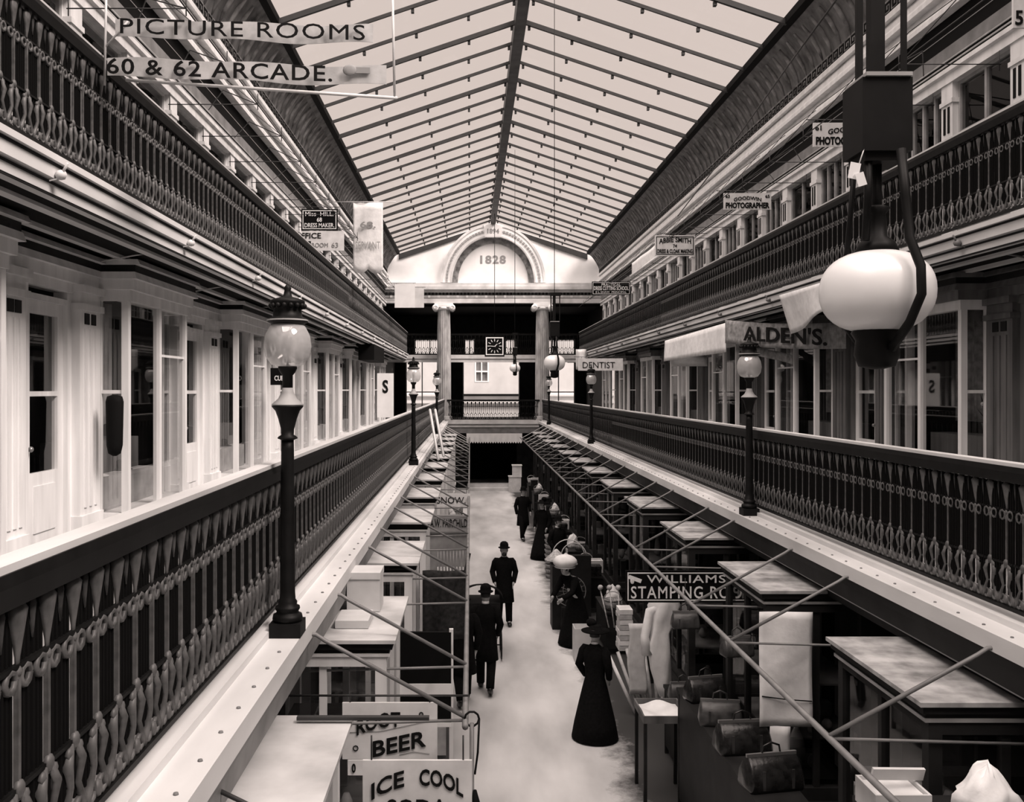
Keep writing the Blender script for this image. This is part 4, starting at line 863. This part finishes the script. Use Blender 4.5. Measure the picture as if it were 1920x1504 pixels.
def valise(x, y, z, rz, L_, label, m='leather', sc=1.0):
    c = thing('leather_bag', label, 'bag', (x, y, z), rz); l, d, h = L_ / 2, L_ * .26, L_ * .55
    secs = [(1.0, 1.0, 0), (1.04, 1.05, .12), (1.0, 1.0, .5), (.96, .6, .82), (.92, .22, 1.0)]
    vs = []; fs = []
    for sx_, sy_, q in secs:
        for a, b_ in ((-1, -.85), (-.9, -1), (.9, -1), (1, -.85), (1, .85), (.9, 1), (-.9, 1), (-1, .85)): vs.append((a * l * sx_, b_ * d * sy_, q * h))
    for i in range(len(secs) - 1):
        for k in range(8): fs.append((i * 8 + k, i * 8 + (k + 1) % 8, (i + 1) * 8 + (k + 1) % 8, (i + 1) * 8 + k))
    fs += [tuple(range(8))[::-1], tuple(range(32, 40))]
    MB().add(vs, fs, True).obj('body', m, c)
    MB().box((-l * .95, -.012, h), (l * .95, .012, h + .03)).obj('clasp_frame', 'brass', c)
    MB().tube([(-l * .35, 0, h + .02), (-l * .3, 0, h + .09), (0, 0, h + .12), (l * .3, 0, h + .09), (l * .35, 0, h + .02)], .010, 6).obj('handle', m, c)
    MB().box((-l * .6, -d * 1.06, h * .1), (-l * .5, -d * .98, h * .7)).box((l * .5, -d * 1.06, h * .1), (l * .6, -d * .98, h * .7)).obj('strap', 'leather2', c)
    return c
def sack(x, y, z, r, h, label, m='cloth', cat='sack'):
    """a crumpled heap of cloth"""
    g = MB(); n, k_ = 30, 12; vs = []; sd = Vector((x * 7, y * 5, z)); ax, ay = .18 * math.sin(y * 9), .18 * math.cos(x * 11 + y)
    for i in range(k_ + 1):
        q = i / k_; rr = math.cos(q * math.pi / 2) ** .62 if q < 1 else .001
        for k in range(n):
            t = 2 * math.pi * k / n; d = Vector((math.cos(t), math.sin(t), q * 1.6))
            f = 1 + .34 * noise.noise(d * 1.7 + sd) + .16 * (1 - abs(noise.noise(d * 4.2 + sd)) * 4) * (1 - q)
            vs.append((x + r * rr * f * math.cos(t) + ax * r * q, y + r * rr * f * math.sin(t) + ay * r * q, z + h * (q ** .9) * (1 + (.18 * noise.noise(d * 2.3 + sd) if 0 < i else 0))))
    g.add(vs, [(i * n + k, i * n + (k + 1) % n, (i + 1) * n + (k + 1) % n, (i + 1) * n + k) for i in range(k_) for k in range(n)] + [tuple(range(n))[::-1]], True)
    return tag(g.obj('cloth_bundle', m), label, cat)
# dark side, near part: leather goods on low stands
table(1.36, 1.83, 8.1, 11.4, 1.45, 'long high dark stand carrying a row of leather bags', 'dark', 'dark')
table(1.55, 1.83, 11.9, 13.1, .95, 'low dark stand behind the tray with one worn leather bag', 'dark', 'dark')
valise(1.60, 8.55, 1.45, .2, .52, 'large black leather bag at the near end of the high dark stand', 'leather')
valise(1.58, 9.40, 1.45, .1, .52, 'black leather bag with pale straps, second on the high dark stand', 'leather')
valise(1.56, 10.15, 1.45, -.15, .44, 'brownish leather bag lit on top, third on the high dark stand', 'leather2')
valise(1.60, 10.95, 1.45, .25, .46, 'tall dark leather bag at the far end of the high dark stand', 'leather')
valise(1.69, 12.5, .95, .1, .36, 'small worn leather bag on the low stand behind the tray', 'leather2')
for i, (x, D, z) in enumerate(((1.45, 11.32, 2.2), (1.66, 9.86, 2.28))):
    hb = valise(x, D, z, .2 * i, .32, ('small leather bag hanging by a cord near the rolled paper', 'small leather bag hanging by a cord beside the white sheet')[i], 'leather2')
    MB().tube([(0, 0, .29), (0, 0, 2.80 - z)], .004, 4).obj('cord', 'cordd', hb)
tr = thing('tray', 'shallow wooden tray lined with white cloth in front of the bags', 'tray', (1.24, 11.75, 1.0))
MB().box((-.28, -.34, 0), (.28, .34, .02)).box((-.28, -.34, 0), (-.26, .34, .09)).box((.26, -.34, 0), (.28, .34, .09)).box((-.28, -.34, 0), (.28, -.32, .09)).box((-.28, .32, 0), (.28, .34, .09)).obj('box', 'wood', tr)
MB().grid(lambda u, q: (-.25 + .5 * u, -.31 + .62 * q, .05 + .03 * math.sin(7 * u + 4 * q)), 10, 10).obj('lining', 'cloth', tr)
for xx in (-.25, .25):
    for yy in (-.3, .3): MB().box((xx - .02, yy - .02, -1.0), (xx + .02, yy + .02, 0)).obj('leg', 'dark', tr)
for i in range(7):
    a = -.18 + .06 * i; x = 1.42 + .07 * i
    tag(MB().tube([(x, 14.55 + .03 * (i % 2), .03), (x - .15 + a * 1.2, 14.9, .85 + .05 * (i % 3))], .028, 10).obj('cloth_roll', 'oil' if i % 3 else 'paper'), '%s upright pale roll in the bin before the dark counter, counted from the aisle' % ORD[i], 'roll', 'standing rolls of oilcloth')
tag(MB().grid(lambda u, q: (1.30 + .28 * u + .02 * math.sin(9 * q), 14.5, 1.45 - 1.1 * q), 8, 12).obj('hanging_print', 'paper', None, .01), 'long pale printed cloth hanging behind the upright rolls', 'cloth')
v = thing('hanging_gown', 'white gown hanging from the awning bar above the rolls and leather bags', 'dress', (1.56, 13.25, -.42))
g = MB(); vs = []; n = 16; pr = [(.05, 2.72), (.12, 2.60), (.20, 2.45), (.16, 2.25), (.13, 2.05), (.17, 1.8), (.14, 1.55), (.10, 1.3), (.06, 1.15)]
for k_, (rr, z) in enumerate(pr):
    for k in range(n):
        t = 2 * math.pi * k / n; f = rr * (1 + .22 * math.sin(4 * t + k_)); vs.append((f * math.cos(t) + .04 * math.sin(k_), f * .5 * math.sin(t), z))
g.add(vs, [(i * n + (k + 1) % n, i * n + k, (i + 1) * n + k, (i + 1) * n + (k + 1) % n) for i in range(len(pr) - 1) for k in range(n)] + [tuple(range(n)), tuple(range(n * 8, n * 9))[::-1]], True); g.obj('dress', 'cloth', v)
MB().tube([(.02, .0, 2.5), (-.16, .02, 2.35), (-.24, 0, 2.0), (-.2, 0, 1.75)], [.06, .07, .06, .09], 10).obj('sleeve', 'cloth', v); MB().tube([(0, 0, 2.72), (0, 0, 3.22)], .006, 4).obj('hook', 'iron', v)
crate(1.0, 17.6, 0, .42, .4, .62, 'pale-fronted wooden crate on the floor behind the long-skirted woman', 'card')
for i in range(8):
    z = .80 + .085 * i
    tag(MB().box((1.28 + .01 * (i % 3), 15.3, z), (1.50 + .01 * (i % 2), 15.65, z + .075)).obj('folded_cloth', 'paper' if i % 2 else 'oil'), '%s folded cloth from the bottom of the stack behind the long-skirted woman' % ORD[i], 'cloth', 'stack of folded cloths')
for i in range(3):
    tag(MB().tube([(1.34 + .1 * i, 16.8, .80), (1.2 + .16 * i, 16.9, 1.45)], .012, 6).ball((1.2 + .16 * i, 16.9, 1.5), .05, 8, 5).obj('feather_duster', 'straw'), '%s feather duster on the dark counter, counted from the aisle' % ORD[i], 'duster', 'feather dusters')
# bottom corner of the dark side
table(1.3, 2.85, 5.1, 6.0, 2.48, 'tall dark stand at the lowest corner carrying papers and a white bundle', 'dark', 'dark')
sack(1.93, 5.55, 2.48, .19, .38, 'crumpled white cloth bundle at the lowest corner of the dark side', 'cloth', 'cloth')
crate(1.46, 5.78, 2.48, .34, .3, .16, 'open pale crate of papers beside the crumpled white bundle', 'card')
tag(MB().obox((1.50, 5.80, 2.70), (.34, .02, .08), (.3, .05, .1)).obj('loose_board', 'card'), 'pale board leaning over the open crate of papers', 'board')
tag(MB().lathe([(.07, 0), (.11, .12), (.09, .28), (.03, .42), (.035, .46)], (2.42, 8.75, .95), 9, 1, .6).obj('paper_bag', 'white'), 'small pointed white paper bag near the leather bags', 'bag')
tag(MB().box((2.1, 8.4, 0), (2.7, 9.05, .95)).box((2.07, 8.37, .92), (2.73, 9.08, .95)).obj('packing_case', 'dark'), 'dark packing case under the pointed paper bag', 'case')
# goods further along both sides
kinds = ['crate', 'basket', 'sack', 'box']
for s in (-1, 1):
    for i in range(8):
        y = (9.3 if s < 0 else 17.85) + 3.35 * i
        if y > 43 or (s < 0 and i == 2): continue
        table(*sorted((s * 1.42, s * 1.95)), y, y + 1.4, .82, '%s goods table from the near end along the %s side cases' % (ORD[i], SIDE[s]), 'wood' if s < 0 else 'dark', 'mid' if s < 0 else 'dark')
        for j in range(3):
            x = s * (1.6 + .08 * ((i + j) % 3)); yy = y + .22 + .46 * j; nm = '%s goods table from the near end, %s side' % (ORD[i], SIDE[s])
            pos = ('front', 'middle', 'back')[j]; q = (i * 2 + j + (s > 0)) % 4
            if q == 0: crate(x, yy, .82, .34, .36, .22 + .06 * j, 'crate at the %s of the %s' % (pos, nm), 'card')
            elif q == 1: basket(x, yy, .82, .17, .2, 'wicker basket at the %s of the %s' % (pos, nm), 'straw' if i % 2 else 'wicker')
            elif q == 2: sack(x, yy, .82, .16, .36, 'cloth bundle at the %s of the %s' % (pos, nm), 'paper', 'bundle')
            else: tag(MB().box((x - .15, yy - .18, .82), (x + .15, yy + .18, 1.02)).box((x - .155, yy - .185, .99), (x + .155, yy + .185, 1.05)).obj('lidded_box', 'paper' if s < 0 else 'leather'), 'lidded box at the %s of the %s' % (pos, nm), 'box')
# stacked baskets beside the aisle, far dark side
for i in range(9):
    tag(MB().lathe([(.16, 0), (.21, .12), (.19, .12), (.14, .02)], (1.05, 25.2, .13 * i), 14).obj('basket', 'wicker'), '%s basket from the floor in the tall stack beside the dark side aisle' % ORD[i], 'basket', 'tall stack of baskets')
# wire hoops and wheel beside the vendor
c = thing('wheel_rack', 'small wire wheels and hoops standing beside the vendor in the white hat', 'wheel', (.95, 19.6, .3))
MB().torus((0, 0, .55), .32, .010, 'y', 22).torus((.05, .1, .55), .2, .008, 'y', 18).obj('rim', 'cord', c); g = MB()
for k in range(8): t = math.pi * k / 8; g.tube([(.31 * math.cos(t), 0, .55 + .31 * math.sin(t)), (-.31 * math.cos(t), 0, .55 - .31 * math.sin(t))], .004, 4)
g.obj('spoke', 'cord', c); MB().box((-.2, -.1, -.3), (.2, .1, .22)).obj('stand', 'dark', c)
c = thing('wire_hoops', 'white wire hoops sticking up behind the vendor in the white hat', 'hoop', (1.05, 21.0, 0))
for r, dx in ((.36, 0), (.28, .12)): MB().tube([(dx + r * math.cos(t), 0, 1.35 + r * math.sin(t)) for t in [math.pi * k / 12 for k in range(13)]], .012, 5).obj('hoop', 'paper', c)
MB().box((-.4, -.1, 0), (.5, .1, 1.36)).obj('stand', 'dark', c)
c = thing('straw_hat_display', 'pale pointed straw hats displayed on a dark stand by the white wire hoops', 'hat display', (0, 0, 0))
MB().box((.58, 19.75, 0), (.98, 20.3, 1.34)).obj('stand', 'dark', c)
for hx_, hy_, hz_ in ((.70, 20.15, 1.40), (.88, 19.9, 1.36)): MB().lathe([(.02, .24), (.10, .16), (.25, .02), (.255, 0), (.02, .0)], (hx_, hy_, hz_), 16).obj('straw_hat', 'straw', c)
# ------------------------------------------------------------------ goods in the shop windows
def hat(x, y, z, label, m='white'):
    return tag(MB().lathe([(.16, 0), (.165, .01), (.09, .03), (.085, .11), (.05, .13), (.01, .132)], (x, y, z), 18, 1, 1.1).obj('hat', m), label, 'hat', 'hats in the bay windows')
def plant(x, y, z, h, label):
    c = thing('potted_plant', label, 'plant', (x, y, z)); MB().lathe([(.06, 0), (.09, .16), (.10, .17), (.08, .17), (.05, .03)], n=12).obj('pot', 'grey', c)
    g = MB()
    for i in range(26):
        t = random.random() * 6.28; l = h * (.4 + .6 * random.random()); r = .05 + .16 * random.random(); q = .03
        p0 = Vector((0, 0, .16)); p1 = Vector((r * math.cos(t), r * math.sin(t), .16 + l)); d = Vector((-math.sin(t), math.cos(t), 0)) * q
        g.add([p0, p0.lerp(p1, .6) + d, p1, p0.lerp(p1, .6) - d], [(0, 1, 2, 3)])
    g.obj('foliage', 'plant', c); g = MB()
    for i in range(9):
        t = random.random() * 6.28; g.ball((.13 * math.cos(t), .13 * math.sin(t), .16 + h * (.5 + .4 * random.random())), .03, 6, 4)
    g.obj('blossom', 'white', c); return c
for s in (-1, 1):
    base = 10.63 if s < 0 else 11.8
    for k in range(0, 6):
        y0 = base + 5 * k; nm = '%s bay window, %s side' % (ORD[k], SIDE[s])
        X = s * 5.45
        c = thing('display_stand', 'tiered wooden stand inside the ' + nm, 'display stand', (X, y0 + 1.1, 3.66))
        MB().box((-.02 if s > 0 else -.5, -.9, .0), (.5 if s > 0 else .02, .9, .4)).obj('step', 'mid', c); MB().box((.2 if s > 0 else -.7, -.9, .4), (.7 if s > 0 else -.2, .9, .8)).obj('step', 'wood', c)
        hat(X + s * .15, y0 + .4, 4.06, 'white hat at the near end of the %s' % nm); hat(X + s * .2, y0 + 1.3, 4.06, 'dark hat in the middle of the %s' % nm, 'dark')
        plant(X + s * .4, y0 + .8, 4.46, .45, 'potted plant with pale blossoms in the %s' % nm)
        tag(MB().grid(lambda u, q: (X + s * (.55 + .03 * math.sin(20 * u)), y0 + 1.2 + .8 * u, 6.23 - 1.6 * q), 16, 4).obj('lace_curtain', 'paper' if s < 0 else 'canvas', None, .006), 'pale lace curtain hanging in the ' + nm, 'curtain')
# ------------------------------------------------------------------ people
def loft(g, secs, n=20):
    """secs: (cx,cy,z,rx,ry)"""
    vs = []
    for cx, cy, z, rx, ry in secs:
        for k in range(n):
            t = 2 * math.pi * k / n; vs.append((cx + rx * math.cos(t), cy + ry * math.sin(t), z))
    g.add(vs, [(i * n + k, i * n + (k + 1) % n, (i + 1) * n + (k + 1) % n, (i + 1) * n + k) for i in range(len(secs) - 1) for k in range(n)] + [tuple(range(n))[::-1], tuple(range(n * (len(secs) - 1), n * len(secs)))], True)
def skin_mesh(joints, edges, root):
    me = bpy.data.meshes.new('sk'); me.from_pydata([j[0] for j in joints], edges, []); o = bpy.data.objects.new('sk', me); C.objects.link(o)
    md = o.modifiers.new('skin', 'SKIN'); md.use_smooth_shade = True
    if not me.skin_vertices: 
        bm = bmesh.new(); bm.from_mesh(me); bm.verts.layers.skin.verify(); bm.to_mesh(me); bm.free()
    for i, j in enumerate(joints): me.skin_vertices[0].data[i].radius = (j[1], j[1]); me.skin_vertices[0].data[i].use_root = (i == root)
    ms = o.modifiers.new('sub', 'SUBSURF'); ms.levels = 2; ms.render_levels = 2
    dg = bpy.context.evaluated_depsgraph_get(); ev = o.evaluated_get(dg); m2 = ev.to_mesh()
    vs = [tuple(v.co) for v in m2.vertices]; fs = [tuple(p.vertices) for p in m2.polygons]; ev.to_mesh_clear(); bpy.data.objects.remove(o)
    return vs, fs
def person(loc, rz, label, P=None, coat_z=.52, skirt=False, hatk='bowler', coat='cloth2', lean=0, scale=1.0, beard=True, hatm='cloth2', hips=None):
    J = dict(pel=(0, 0, .93), sp=(0, .01, 1.12), ch=(0, .01, 1.33), nb=(0, .01, 1.46), nt=(0, -.005, 1.52),
             sl=(-.17, .01, 1.41), el=(-.25, .05, 1.15), wl=(-.20, -.09, .95), sr=(.17, .01, 1.41), er=(.25, .05, 1.15), wr=(.20, -.09, .95),
             hl=(-.09, 0, .88), kl=(-.10, -.02, .48), al=(-.11, .03, .09), tl=(-.12, -.13, .04), hr=(.09, 0, .88), kr=(.10, -.02, .48), ar=(.11, .03, .09), tr=(.12, -.13, .04))
    if P: J.update(P)
    names = list(J); R = dict(pel=.13, sp=.12, ch=.14, nb=.06, nt=.052, sl=.04, el=.045, wl=.03, sr=.04, er=.045, wr=.03, hl=.085, kl=.06, al=.042, tl=.035, hr=.085, kr=.06, ar=.042, tr=.035)
    joints = [(J[n], R[n]) for n in names]; E = [('pel', 'sp'), ('sp', 'ch'), ('ch', 'nb'), ('nb', 'nt'), ('ch', 'sl'), ('sl', 'el'), ('el', 'wl'), ('ch', 'sr'), ('sr', 'er'), ('er', 'wr'), ('pel', 'hl'), ('hl', 'kl'), ('kl', 'al'), ('al', 'tl'), ('pel', 'hr'), ('hr', 'kr'), ('kr', 'ar'), ('ar', 'tr')]
    edges = [(names.index(a), names.index(b_)) for a, b_ in E]
    hand_chains = []
    for q, e, w_ in ((-1, 'el', 'wl'), (1, 'er', 'wr')):
        d = (Vector(J[w_]) - Vector(J[e])).normalized(); pal = Vector(J[w_]) + d * .055; sd = Vector((0, 1, 0)).cross(d).normalized()
        across = d.cross(Vector((1, 0, 0))).normalized()
        i0 = len(joints); joints.append((tuple(pal), .030)); edges.append((names.index(w_), i0))
        for k, ln in enumerate((.062, .070, .066, .052)):
            a = pal + d * .025 + across * (.019 * (k - 1.5)); b_ = a + d * ln * .55; c_ = b_ + (d * .8 + sd * (.4 * -q)).normalized() * ln * .5
            n0 = len(joints); joints += [(tuple(a), .011), (tuple(b_), .0095), (tuple(c_), .008)]; edges += [(i0, n0), (n0, n0 + 1), (n0 + 1, n0 + 2)]
        a = pal - d * .01 + across * .033; b_ = a + (d + across * .7).normalized() * .045; n0 = len(joints); joints += [(tuple(a), .012), (tuple(b_), .009)]; edges += [(i0, n0), (n0, n0 + 1)]
    root = thing('person', label, 'person', loc, rz); root.scale = (scale,) * 3
    vs, fs = skin_mesh(joints, edges, 0)
    g = MB(); g.add(vs, fs, True)
    hx, hy, hz = J['nt']; hy -= .015; hz += .11
    pr = [(.01, -.125), (.045, -.115), (.06, -.085), (.072, -.04), (.078, .02), (.078, .06), (.06, .1), (.01, .12)]
    g.lathe([(r, z) for r, z in pr], (hx, hy, hz), 18, 1, 1.18)
    g.ball((hx, hy - .093, hz - .015), (.012, .022, .024), 8, 6)
    for q in (-1, 1):
        g.ball((hx + q * .077, hy + .01, hz - .005), (.010, .018, .028), 8, 6); g.ball((hx + q * .03, hy - .083, hz + .012), (.014, .010, .009), 8, 5)
    g.ball((hx, hy - .082, hz - .058), (.024, .012, .008), 8, 5)
    g.obj('body', 'skin', root)
    h_ = MB(); h_.lathe([(.082, -.03), (.085, .03), (.08, .07), (.06, .11), (.01, .13)], (hx, hy + .016, hz), 18, 1, 1.13); h_.obj('hair', 'hair', root)
    if beard: MB().ball((hx, hy - .06, hz - .085), (.05, .045, .045), 10, 7).ball((hx, hy - .088, hz - .042), (.03, .012, .009), 8, 5).obj('beard', 'hair', root)
    # coat
    g = MB(); px_, py_, _ = J['pel']; cxx, cyy, cz = J['ch']
    secs = []
    if skirt:
        for z, rx, ry in ((.03, .37, .36), (.25, .33, .32), (.55, .26, .25), (.8, .20, .19), (.97, .155, .14)): secs.append((px_ * z / .93, py_ * z / .93, z, rx, ry))
    else:
        for z, rx, ry in ((coat_z, .22, .17), (.7, .205, .16), (.9, .19, .145), (1.0, .175, .135)):
            secs.append((px_, py_, z, rx, ry))
    dz = J['ch'][2] - 1.33
    for q, rx, ry in ((.25, .165, .125), (.6, .185, .135), (1.0, .20, .135)):
        secs.append((px_ + (cxx - px_) * q, py_ + (cyy - py_) * q, 1.02 + (cz - .99) * q, rx, ry))
    nx, ny, nz_ = J['nb']
    secs += [((nx + cxx) / 2, (ny + cyy) / 2, nz_ - .035, .15, .10), (nx, ny, nz_ + .01, .085, .08), (nx, ny, nz_ + .03, .062, .062)]
    loft(g, secs, 22); g.obj('coat', coat, root)
    for a, b_, c_ in (('sl', 'el', 'wl'), ('sr', 'er', 'wr')):
        A, B_, C_ = Vector(J[a]), Vector(J[b_]), Vector(J[c_])
        MB().tube([A.lerp(Vector(J['nb']), .45) + Vector((0, 0, -.02)), A + Vector((0, 0, .0)), A.lerp(B_, .18), A.lerp(B_, .5), B_, B_.lerp(C_, .5), C_], [.045, .062, .078, .07, .062, .055, .048], 12).obj('sleeve', coat, root)
    MB().lathe([(.062, -.02), (.060, .03), (.05, .03)], (nx, ny - .003, nz_ + .04), 16).obj('collar', 'white', root)
    if not skirt:
        for a, b_, c_ in (('hl', 'kl', 'al'), ('hr', 'kr', 'ar')):
            A, B_, C_ = Vector(J[a]), Vector(J[b_]), Vector(J[c_])
            MB().tube([A, A.lerp(B_, .5), B_, B_.lerp(C_, .5), C_ + Vector((0, 0, .0))], [.10, .095, .08, .072, .068], 12).obj('trouser_leg', coat, root)
    else:
        for z in (.12, .2): pass
    for a, t_ in (('al', 'tl'), ('ar', 'tr')):
        A, T = Vector(J[a]), Vector(J[t_]); MB().tube([A + Vector((0, .03, .01)), A + Vector((0, 0, -.035)), T, T + (T - A).normalized() * .04], [.045, .052, .046, .025], 10).obj('shoe', 'leather', root)
    if hatk == 'bowler':
        MB().lathe([(.125, .055), (.13, .065), (.092, .075), (.093, .12), (.08, .165), (.045, .19), (.01, .195)], (hx, hy, hz - .005), 22, 1, 1.15).obj('hat', hatm, root)
    elif hatk == 'wide':
        MB().lathe([(.22, .05), (.225, .062), (.10, .075), (.09, .14), (.01, .16)], (hx, hy, hz), 24).ball((hx + .07, hy, hz + .17), (.09, .07, .07), 8, 6).obj('hat', hatm, root)
    elif hatk == 'puff':
        MB().ball((hx, hy, hz + .14), (.24, .24, .14), 16, 10).lathe([(.2, .03), (.21, .04), (.1, .07)], (hx, hy, hz), 20).obj('hat', hatm, root)
    return root
person((-.43, 20.1, 0), 0, 'man in black overcoat and bowler hat standing in the aisle, hands at his hips')
walkl = dict(kl=(-.10, -.16, .50), al=(-.10, -.20, .10), tl=(-.10, -.36, .05), kr=(.10, .06, .47), ar=(.10, .30, .16), tr=(.10, .20, .05), wl=(-.2, .05, .88), wr=(.22, -.10, .95))
person((-1.27, 15.1, 0), math.pi + .2, 'man in long black coat walking away, closer to the stalls', P=walkl, coat_z=.5, beard=False)
walkr = dict(kr=(.10, -.16, .50), ar=(.10, -.20, .10), tr=(.10, -.36, .05), kl=(-.10, .06, .47), al=(-.10, .30, .16), tl=(-.10, .20, .05))
person((-.90, 15.7, 0), math.pi - .1, 'man in long black coat walking away, nearer the middle of the aisle', P=walkr, coat_z=.55, beard=False)
person((.66, 13.6, 0), 2.6, 'woman in long black dress and dark hat standing in the aisle by the stalls', skirt=True, hatk='wide', beard=False, scale=.93)
person((.95, 18.6, 0), -.9, 'vendor in black with a big puffed white hat bending over wares', P=dict(ch=(0, -.16, 1.28), sp=(0, -.06, 1.1), nb=(0, -.24, 1.39), nt=(0, -.29, 1.44), sl=(-.17, -.18, 1.35), sr=(.17, -.18, 1.35), el=(-.22, -.32, 1.12), er=(.22, -.32, 1.12), wl=(-.14, -.5, 1.0), wr=(.14, -.5, 1.0)), skirt=True, hatk='puff', beard=False, hatm='cloth')
person((1.12, 24.3, 0), .6, 'person in dark clothes standing beside the tall stack of baskets', coat_z=.4, hatk='bowler', beard=True)
person((.62, 31.5, 0), .3, 'small dark figure walking far down the aisle toward the entrance', P=walkl, coat_z=.5, beard=False)
person((1.0, 28.0, 0), -.5, 'woman in dark dress by the far dark side tables', skirt=True, hatk='wide', beard=False)

# bolt heads along the ledges
for s in (-1, 1):
    g = MB(); y = 3.0
    while y < 30: g.lathe([(.012, 0), (.010, .008), (.002, .010)], (s * 2.31, y, Z2), 8); y += .33
    struct(g.obj('trim_28', 'grey'))
